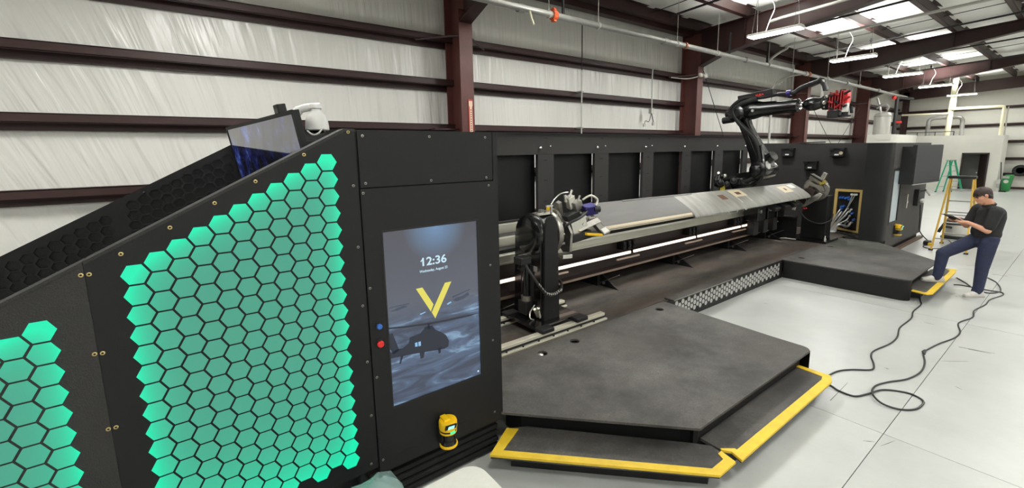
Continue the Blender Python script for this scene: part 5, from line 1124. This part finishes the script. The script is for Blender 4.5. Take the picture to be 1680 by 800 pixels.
# ladders
def ladder(name, lab, feet_a, feet_b, top, w_top, h, m, nst):
    # feet_a: two feet of the step side, feet_b: two feet of the back side; top: centre of cap, direction of its width
    t = thing(name, lab, 'ladder', (top[0], top[1], 0))
    c = Vector((top[0], top[1], h)); wv = (Vector(feet_a[1]) - Vector(feet_a[0])).normalized(); wv = Vector((wv.x, wv.y, 0))
    dv = ((Vector(feet_a[0]) + Vector(feet_a[1])) - (Vector(feet_b[0]) + Vector(feet_b[1]))).normalized(); dv = Vector((dv.x, dv.y, 0))
    ends = {}
    for key, feet, sgn in (('a', feet_a, 1), ('b', feet_b, -1)):
        for i, f in enumerate(feet):
            p0 = Vector((f[0], f[1], 0)); p1 = c + wv * (w_top / 2 * (1 if i else -1)) + dv * (.06 * sgn)
            ends[key, i] = (p0, p1)
            dd = (p1 - p0); mid = (p0 + p1) / 2; side = wv * (.016 if key == 'b' else .018); fwd = dd.cross(side).normalized() * (.022 if key == 'b' else .04)
            build('rail', MB().obox(mid, side, fwd, dd / 2), m, t, smooth=None)
            build('foot', MB().box(p0.x - .035, p0.x + .035, p0.y - .035, p0.y + .035, 0, .03), M['rubber'], t, smooth=None)
    for k in range(1, nst + 1):
        u = k / (nst + 1)
        a, b_ = [e[0].lerp(e[1], u) for e in (ends['a', 0], ends['a', 1])]
        build('tread', MB().obox((a + b_) / 2, (b_ - a) / 2, dv * .045, V(0, 0, .012)), M['grey'], t, smooth=None)
        a, b_ = [e[0].lerp(e[1], u) for e in (ends['b', 0], ends['b', 1])]
        if k % 2: build('back_bar', MB().obox((a + b_) / 2, (b_ - a) / 2, dv * .012, V(0, 0, .012)), M['grey'], t, smooth=None)
    build('top_cap', MB().obox(c + V(0, 0, .02), wv * (w_top / 2 + .04), dv * .12, V(0, 0, .03)), M['rubber' if m is M['fyellow'] else 'grey'], t, smooth=None, bevel=.008)
    return t
ladder('step_ladder', 'open yellow fibreglass step ladder with a black top cap behind the man', [(15.0, 2.16, 0), (15.0, 1.60, 0)], [(13.84, 2.16, 0), (13.84, 1.58, 0)], (14.45, 1.88), .38, 1.66, M['fyellow'], 5)
ladder('step_ladder', 'open green fibreglass step ladder far off in front of the white room', [(32.2, 4.55, 0), (32.9, 4.25, 0)], [(31.6, 5.05, 0), (32.2, 4.85, 0)], (32.2, 4.7), .35, 1.62, M['fgreen'], 5)

# shop vacuum on the floor behind the ladder
va = thing('shop_vacuum', 'grey and black shop vacuum with a hose on the floor behind the yellow ladder', 'vacuum', (15.9, 2.05, 0))
build('tub', MB().lathe([(.2, .08), (.24, .12), (.26, .38), (.25, .4)], (15.9, 2.05, 0), (0, 0, 1), 22), M['ltgrey'], va)
build('lid', MB().lathe([(.26, .40), (.25, .46), (.18, .54), (.08, .57)], (15.9, 2.05, 0), (0, 0, 1), 22), M['dark'], va)
build('base', MB().lathe([(.28, .02), (.28, .07), (.2, .1)], (15.9, 2.05, 0), (0, 0, 1), 22), M['dark'], va)
build('hose', MB().tube(spline([(15.7, 2.1, .32), (15.45, 2.25, .36), (15.4, 2.3, .22), (15.5, 2.2, .5), (15.8, 2.1, .56)], 6), .03, 8), M['rubber'], va)
fb = thing('plug_block', 'small black and yellow plug block on the floor by the yellow ladder', 'plug', (14.6, 2.3, 0))
build('block', MB().box(14.5, 14.72, 2.3, 2.42, 0, .09), M['rubber'], fb, smooth=None, bevel=.01); build('yellow_socket', MB().box(14.42, 14.5, 2.22, 2.32, 0, .07), M['yellow2'], fb, smooth=None, bevel=.01)

# cables on the floor
def floor_cable(name, lab, pts, r=.009):
    c = build(name, MB().tube(spline([(p[0], p[1], r + (p[2] if len(p) > 2 else 0)) for p in pts], 7), r, 7), M['cable']); return tag(c, lab, 'cable')
floor_cable('floor_cable', 'thin black cable snaking on the floor between the two yellow edged steps', [(9.4, 1.52), (9.1, 1.46), (8.86, 1.41), (8.41, 1.41), (8.04, 1.36), (7.51, 1.37), (7.11, 1.31), (6.79, 1.31), (6.41, 1.37), (6.2, 1.35), (5.98, 1.27), (5.81, 1.25), (5.65, 1.38), (5.5, 1.46), (5.3, 1.49), (5.05, 1.5)])
t = floor_cable('floor_cable', 'long black cable with a loop lying on the floor in front of the man', [(5.0, 1.5), (5.09, 1.41), (5.04, 1.32), (5.04, 1.19), (5.19, 1.12), (5.4, 1.05), (5.51, .89, .0), (5.46, .77), (5.34, .75), (5.19, .78), (5.09, .87), (5.07, .99, .012), (5.2, 1.09, .018), (5.43, 1.12), (5.63, 1.06), (5.85, .96), (6.14, .91), (6.45, .93), (6.77, 1.0), (6.92, .99), (7.24, .94), (7.61, .86), (7.91, .85), (8.31, .92), (8.74, .84), (9.13, .87), (9.59, .81), (9.97, .80), (10.41, .71), (10.6, .74), (10.6, .86), (10.62, 1.0), (10.66, 1.22), (10.6, 1.3)])
build('inline_plug', MB().tube([(6.72, .985, .012), (6.79, 1.0, .014), (6.86, 1.0, .012)], [.011, .02, .013], 8), M['rubber'], t)
floor_cable('floor_cable', 'black cable lying on the floor from the far step behind the standing shoe', [(11.2, 1.35), (10.9, 1.2), (10.7, 1.12), (10.5, 1.02), (10.4, .86), (10.7, .76), (11.3, .86), (11.6, 1.0)])
floor_cable('floor_cable', 'black cable on the floor under the yellow ladder', [(14.5, 2.33), (14.2, 2.36), (14.0, 2.2), (14.3, 2.0), (14.9, 1.95), (15.5, 2.1), (15.75, 2.2)])

# folding table corner in the foreground
ft_ = thing('folding_table', 'white plastic folding table with a rounded corner at the bottom edge of the picture', 'table', (.2, 1.5, 0))
tp = [(1.135, 1.12)] + arc(1.035, 1.79, .1, 0, 90, 8) + [(-.75, 1.89), (-.75, 1.12)]
build('tabletop', MB().prism(tp, 'z', .70, .74), M['tablewhite'], ft_, smooth=40, bevel=.008)
for x in (-.55, .9):
    for y in (1.22, 1.76): build('leg', MB().cyl((x, y, 0), (x, y, .70), .014, n=8), M['grey'], ft_)
bgm = MB(); rr = random.Random(11); nb = 14; vs = []
prof = [(.02, 0), (.15, .02), (.17, .2), (.15, .36), (.16, .44), (.10, .50), (.03, .53)]
for k, (r, z) in enumerate(prof):
    for i in range(nb):
        a = 2 * PI * i / nb; q = r * (1 + rr.uniform(-.28, .28)); vs.append((.74 + q * math.cos(a), 2.33 + q * math.sin(a), z + rr.uniform(-.02, .02) if k else 0.0))
bgm.add(vs, [(k * nb + i, k * nb + (i + 1) % nb, (k + 1) * nb + (i + 1) % nb, (k + 1) * nb + i) for k in range(len(prof) - 1) for i in range(nb)] + [tuple(range((len(prof) - 1) * nb, len(prof) * nb))])
tag(build('plastic_bag', bgm, M['bag'], smooth=70), 'crumpled clear teal plastic bag on the floor beside the white table', 'bag')

# ================================================================ MAN
def blob(name, caps, m, parent, voxel=.011, smooth_it=6, origin=None, subtract=None):
    """tapered capsules fused into one continuous surface"""
    mb = MB()
    for c in caps:
        p0, p1, r0, r1 = Vector(c[0]), Vector(c[1]), c[2], c[3]
        sx = c[4] if len(c) > 4 else 1.0; sd = c[5] if len(c) > 5 else None
        tmp = MB(); L = (p1 - p0).length
        if L < 1e-4: tmp.ball(p0, r0, 16)
        else:
            d = (p1 - p0) / L; pr = []
            for k in range(5): t = PI / 2 * k / 4; pr.append((max(r0 * math.sin(t), .0008), -r0 * math.cos(t)))
            for k in range(5): t = PI / 2 * k / 4; pr.append((max(r1 * math.cos(t), .0008), L + r1 * math.sin(t)))
            tmp.lathe(pr, p0, d, 18)
        if sd is not None:      # flatten along direction sd about the capsule axis
            s_ = Vector(sd).normalized(); mid = (p0 + p1) / 2
            tmp.v = [tuple(Vector(v) + s_ * ((Vector(v) - mid).dot(s_) * (sx - 1))) for v in tmp.v]
        mb.add(tmp.v, tmp.f)
    me = bpy.data.meshes.new('tmp'); me.from_pydata([tuple(v) for v in mb.v], [], mb.f)
    bm = bmesh.new(); bm.from_mesh(me); bmesh.ops.recalc_face_normals(bm, faces=bm.faces); bm.to_mesh(me); bm.free()
    o = bpy.data.objects.new('tmp', me); COL.objects.link(o)
    r = o.modifiers.new('r', 'REMESH'); r.mode = 'VOXEL'; r.voxel_size = voxel
    s_ = o.modifiers.new('s', 'SMOOTH'); s_.factor = .5; s_.iterations = smooth_it
    dg = bpy.context.evaluated_depsgraph_get(); me2 = bpy.data.meshes.new_from_object(o.evaluated_get(dg)); bpy.data.objects.remove(o)
    v = np.zeros(len(me2.vertices) * 3); me2.vertices.foreach_get('co', v); v = v.reshape(-1, 3)
    org = np.array(origin if origin is not None else (v.mean(0)))
    me2.vertices.foreach_set('co', (v - org).ravel()); me2.materials.clear(); me2.materials.append(m)
    me2.polygons.foreach_set('use_smooth', [True] * len(me2.polygons)); me2.name = name
    q = bpy.data.objects.new(name, me2); COL.objects.link(q); place(q, org, parent); return q
#MAN
F_ = Vector((-.53, .85, 0)).normalized(); S_ = Vector((-F_.y, F_.x, 0))     # forward, left (towards the camera)
O_ = Vector((10.02, .96, 0))
def B(f, l, z): return O_ + F_ * f + S_ * l + V(0, 0, z)
mn = thing('man', 'man in a black polo and jeans holding a tablet with one foot on the step', 'person', B(0, -.1, 0))
mn.name = 'person'; WP['person'] = WP['man']
hipL, hipR = B(-.04, .02, .90), B(.0, -.18, .92)
kneL, ankL = B(-.02, .0, .50), B(-.01, 0, .11)
kneR, ankR = B(.42, -.15, .66), B(.46, -.13, .275)
pel = B(-.04, -.08, .97); nck = B(-.03, -.08, 1.48); hed = B(.06, -.08, 1.615)
shL, shR = B(-.03, .11, 1.40), B(.0, -.27, 1.40)
elL, elR = B(.06, .15, 1.10), B(.09, -.33, 1.11)
wrL, wrR = B(.26, .03, 1.21), B(.27, -.23, 1.23)
hdf = (F_ * .86 + V(0, 0, -.48)).normalized()          # where the face looks
hup = (V(0, 0, 1) - hdf * hdf.z).normalized()
H = lambda f, l, u: hed + hdf * f + S_ * l + hup * u
body = [(B(-.06, -.08, 1.30), B(-.04, -.08, 1.42), .06, .05), (nck, H(-.02, 0, -.06), .062, .06),
        (H(-.015, 0, .03), H(-.02, 0, .035), .094, .094, .82, S_), (H(.03, 0, -.02), H(.035, 0, -.06), .072, .055, .9, S_), (H(.05, 0, -.085), H(.055, 0, -.09), .036, .034),
        (H(.092, 0, .005), H(.105, 0, -.026), .011, .014), (H(.088, 0, -.065), H(.088, 0, -.067), .02, .02, 1.4, S_),
        (H(-.01, .078, -.01), H(-.012, .082, .015), .016, .022, .5, S_), (H(-.01, -.078, -.01), H(-.012, -.082, .015), .016, .022, .5, S_),
        (shL, elL, .062, .046), (elL, wrL, .045, .028), (shR, elR, .062, .046), (elR, wrR, .045, .028), (shL, shR, .055, .055)]
tabc = B(.36, -.10, 1.25); tn = (V(0, 0, .86) - F_ * .5).normalized(); tu = (F_ - tn * F_.dot(tn)).normalized()
for wr0, sd in ((wrL, 1), (wrR, -1)):
    pc_ = tabc + S_ * sd * .115 - tn * .022 - tu * .03
    body.append((wr0, pc_, .026, .03))
    body.append((pc_ - tu * .02, pc_ + tu * .03, .03, .028, .6, tn))
b0 = blob('body', body, M['skin'], mn, voxel=.0085, smooth_it=4)
# fingers and thumbs closed on the tablet
for wr0, sd, nm in ((wrL, 1, 'left'), (wrR, -1, 'right')):
    pc_ = tabc + S_ * sd * .115 - tn * .022 - tu * .03
    fing = []
    for k, ln in enumerate((.062, .070, .066, .052)):
        a0 = pc_ + tu * (.045 - .022 * k) - tn * .006 + S_ * sd * .005
        k1 = a0 - S_ * sd * ln * .55 - tn * .012; k2 = k1 - S_ * sd * ln * .5 + tn * .010
        fing += [(a0, k1, .0095, .0085), (k1, k2, .0085, .007)]
    t0 = pc_ + S_ * sd * .012 + tu * .0; t1 = t0 + tn * .035 + S_ * sd * -.005; t2 = t1 - S_ * sd * .045 + tu * .02 - tn * .002
    fing += [(t0, t1, .012, .011), (t1, t2, .0105, .0085)]
    blob('hand', fing + [(pc_ - tu * .02, pc_ + tu * .035, .024, .022, .5, tn)], M['skin'], b0, voxel=.004, smooth_it=3)
M['eye'] = mat('eye', (96, 74, 66), .3)
# hair, eyes
hair = [(H(-.012, 0, .058), H(-.035, 0, .046), .0945, .097, .85, S_), (H(-.062, 0, -.0), H(-.055, 0, -.055), .058, .046, 1.1, S_), (H(-.03, .05, .03), H(-.05, .054, -.03), .034, .028), (H(-.03, -.05, .03), H(-.05, -.054, -.03), .034, .028),
        (H(.06, .0, .085), H(.098, .0, .05), .024, .012, 1.9, S_), (H(.045, .045, .07), H(.07, .055, .04), .022, .010), (H(.045, -.045, .07), H(.07, -.055, .04), .022, .010), (H(.01, .066, .04), H(.005, .074, .005), .016, .008), (H(.01, -.066, .04), H(.005, -.074, .005), .016, .008)]
blob('hair', hair, M['hair'], b0, voxel=.006, smooth_it=4)
for s_ in (1, -1):
    build('eye', MB().ball(H(.079, .033 * s_, .012), .0095, 10), M['eye'], b0); build('eyebrow', MB().tube([H(.092, .018 * s_, .034), H(.086, .05 * s_, .032)], .006, 6), M['hair'], b0)
build('mouth', MB().tube([H(.087, .022, -.058), H(.094, 0, -.058), H(.087, -.022, -.058)], .005, 6), mat('lips', (170, 104, 92), .5), b0)
# polo shirt
shirt = [(B(-.055, -.03, 1.035), B(-.04, -.13, 1.035), .146, .146, .98, F_), (B(-.045, -.03, 1.02), B(-.085, -.03, 1.30), .140, .138), (B(-.035, -.13, 1.02), B(-.075, -.13, 1.30), .140, .138), (B(.025, -.08, 1.06), B(.0, -.08, 1.28), .120, .10),
         (B(-.085, .0, 1.35), B(-.07, -.16, 1.35), .118, .118), (B(-.05, .06, 1.40), B(-.02, -.22, 1.40), .08, .08), (B(-.05, -.08, 1.40), nck + V(0, 0, -.015), .10, .07), (B(.0, -.08, 1.36), B(.0, -.08, 1.30), .10, .10),
         (shL + V(0, 0, -.005), shL.lerp(elL, .78), .085, .074), (shR + V(0, 0, -.005), shR.lerp(elR, .78), .085, .074)]
sh_ = blob('polo_shirt', shirt, M['shirt'], mn, voxel=.011, smooth_it=6)
build('collar', MB().tube([nck + F_ * (.068 * math.cos(a)) + S_ * (.072 * math.sin(a)) + V(0, 0, .0 - .02 * math.cos(a)) for a in np.linspace(0, 2 * PI, 20)], .013, 8), M['shirt'], sh_)
build('lanyard', MB().tube([nck + F_ * (.062 * math.cos(a)) + S_ * (.066 * math.sin(a)) + V(0, 0, .022 - .02 * math.cos(a)) for a in np.linspace(.5, 2 * PI - .5, 20)], .005, 6), mat('tan_cord', (150, 104, 66), .6), sh_)
# jeans
jeans = [(pel + V(0, 0, -.005), B(-.03, -.08, .90), .13, .13), (B(-.05, .01, .95), B(-.02, -.17, .95), .118, .118), (hipL, kneL, .112, .086), (kneL, ankL + V(0, 0, .02), .083, .066), (ankL + V(0, 0, .03), ankL + V(0, 0, -.02) + F_ * .02, .068, .062),
         (hipR, kneR, .112, .090), (kneR, ankR + V(0, 0, .01), .086, .066), (ankR + V(0, 0, .02), ankR + V(0, 0, -.025) + F_ * .015, .068, .062), (B(-.08, .0, .90), B(-.07, -.15, .90), .09, .09)]
blob('jeans', jeans, M['jeans'], mn, voxel=.011, smooth_it=5)
# shoes
for c_, nm, up in ((ankL, 'L', 0.0), (ankR, 'R', .177)):
    base = Vector((c_.x, c_.y, up)); fdir = F_ if nm == 'R' else (F_ + S_ * .35).normalized(); sdir = Vector((-fdir.y, fdir.x, 0))
    sp_ = blob('shoe', [(base - fdir * .055 + V(0, 0, .05), base - fdir * .03 + V(0, 0, .085), .042, .044), (base - fdir * .05 + V(0, 0, .042), base + fdir * .12 + V(0, 0, .038), .040, .040, 1.05, sdir), (base + fdir * .02 + V(0, 0, .075), base + fdir * .15 + V(0, 0, .042), .040, .030, 1.2, sdir), (base + fdir * .14 + V(0, 0, .034), base + fdir * .18 + V(0, 0, .034), .032, .030, 1.25, sdir)], M['shoe'], mn, voxel=.008, smooth_it=3)
    outl = [(-.098, -.02), (-.085, -.04), (0, -.044), (.10, -.05), (.17, -.047), (.205, -.028), (.215, 0), (.205, .028), (.17, .047), (.10, .05), (0, .044), (-.085, .04), (-.098, .02)]
    build('sole', MB().prism([tuple((base + fdir * a + sdir * b_).xy) for a, b_ in outl], 'z', up, up + .022), M['sole'], sp_, smooth=None)
    for k in range(3): build('lace', MB().tube([base + fdir * (.06 + .03 * k) + sdir * .026 + V(0, 0, .098 - .014 * k), base + fdir * (.06 + .03 * k) - sdir * .026 + V(0, 0, .098 - .014 * k)], .0045, 6), M['white'], sp_)
tb = thing('tablet', 'dark tablet in a black case held in both hands of the man', 'tablet', tabc)
build('case', MB().obox(tabc, tu * .10, S_ * .135, tn * .011), M['rubber'], tb, smooth=None, bevel=.006)
build('screen', MB().obox(tabc + tn * .0115, tu * .08, S_ * .115, tn * .001), M['tvoff'], tb, smooth=None)
build('grip_strap', MB().obox(tabc - tn * .02, tu * .03, S_ * .09, tn * .004), M['rubber'], tb, smooth=None)
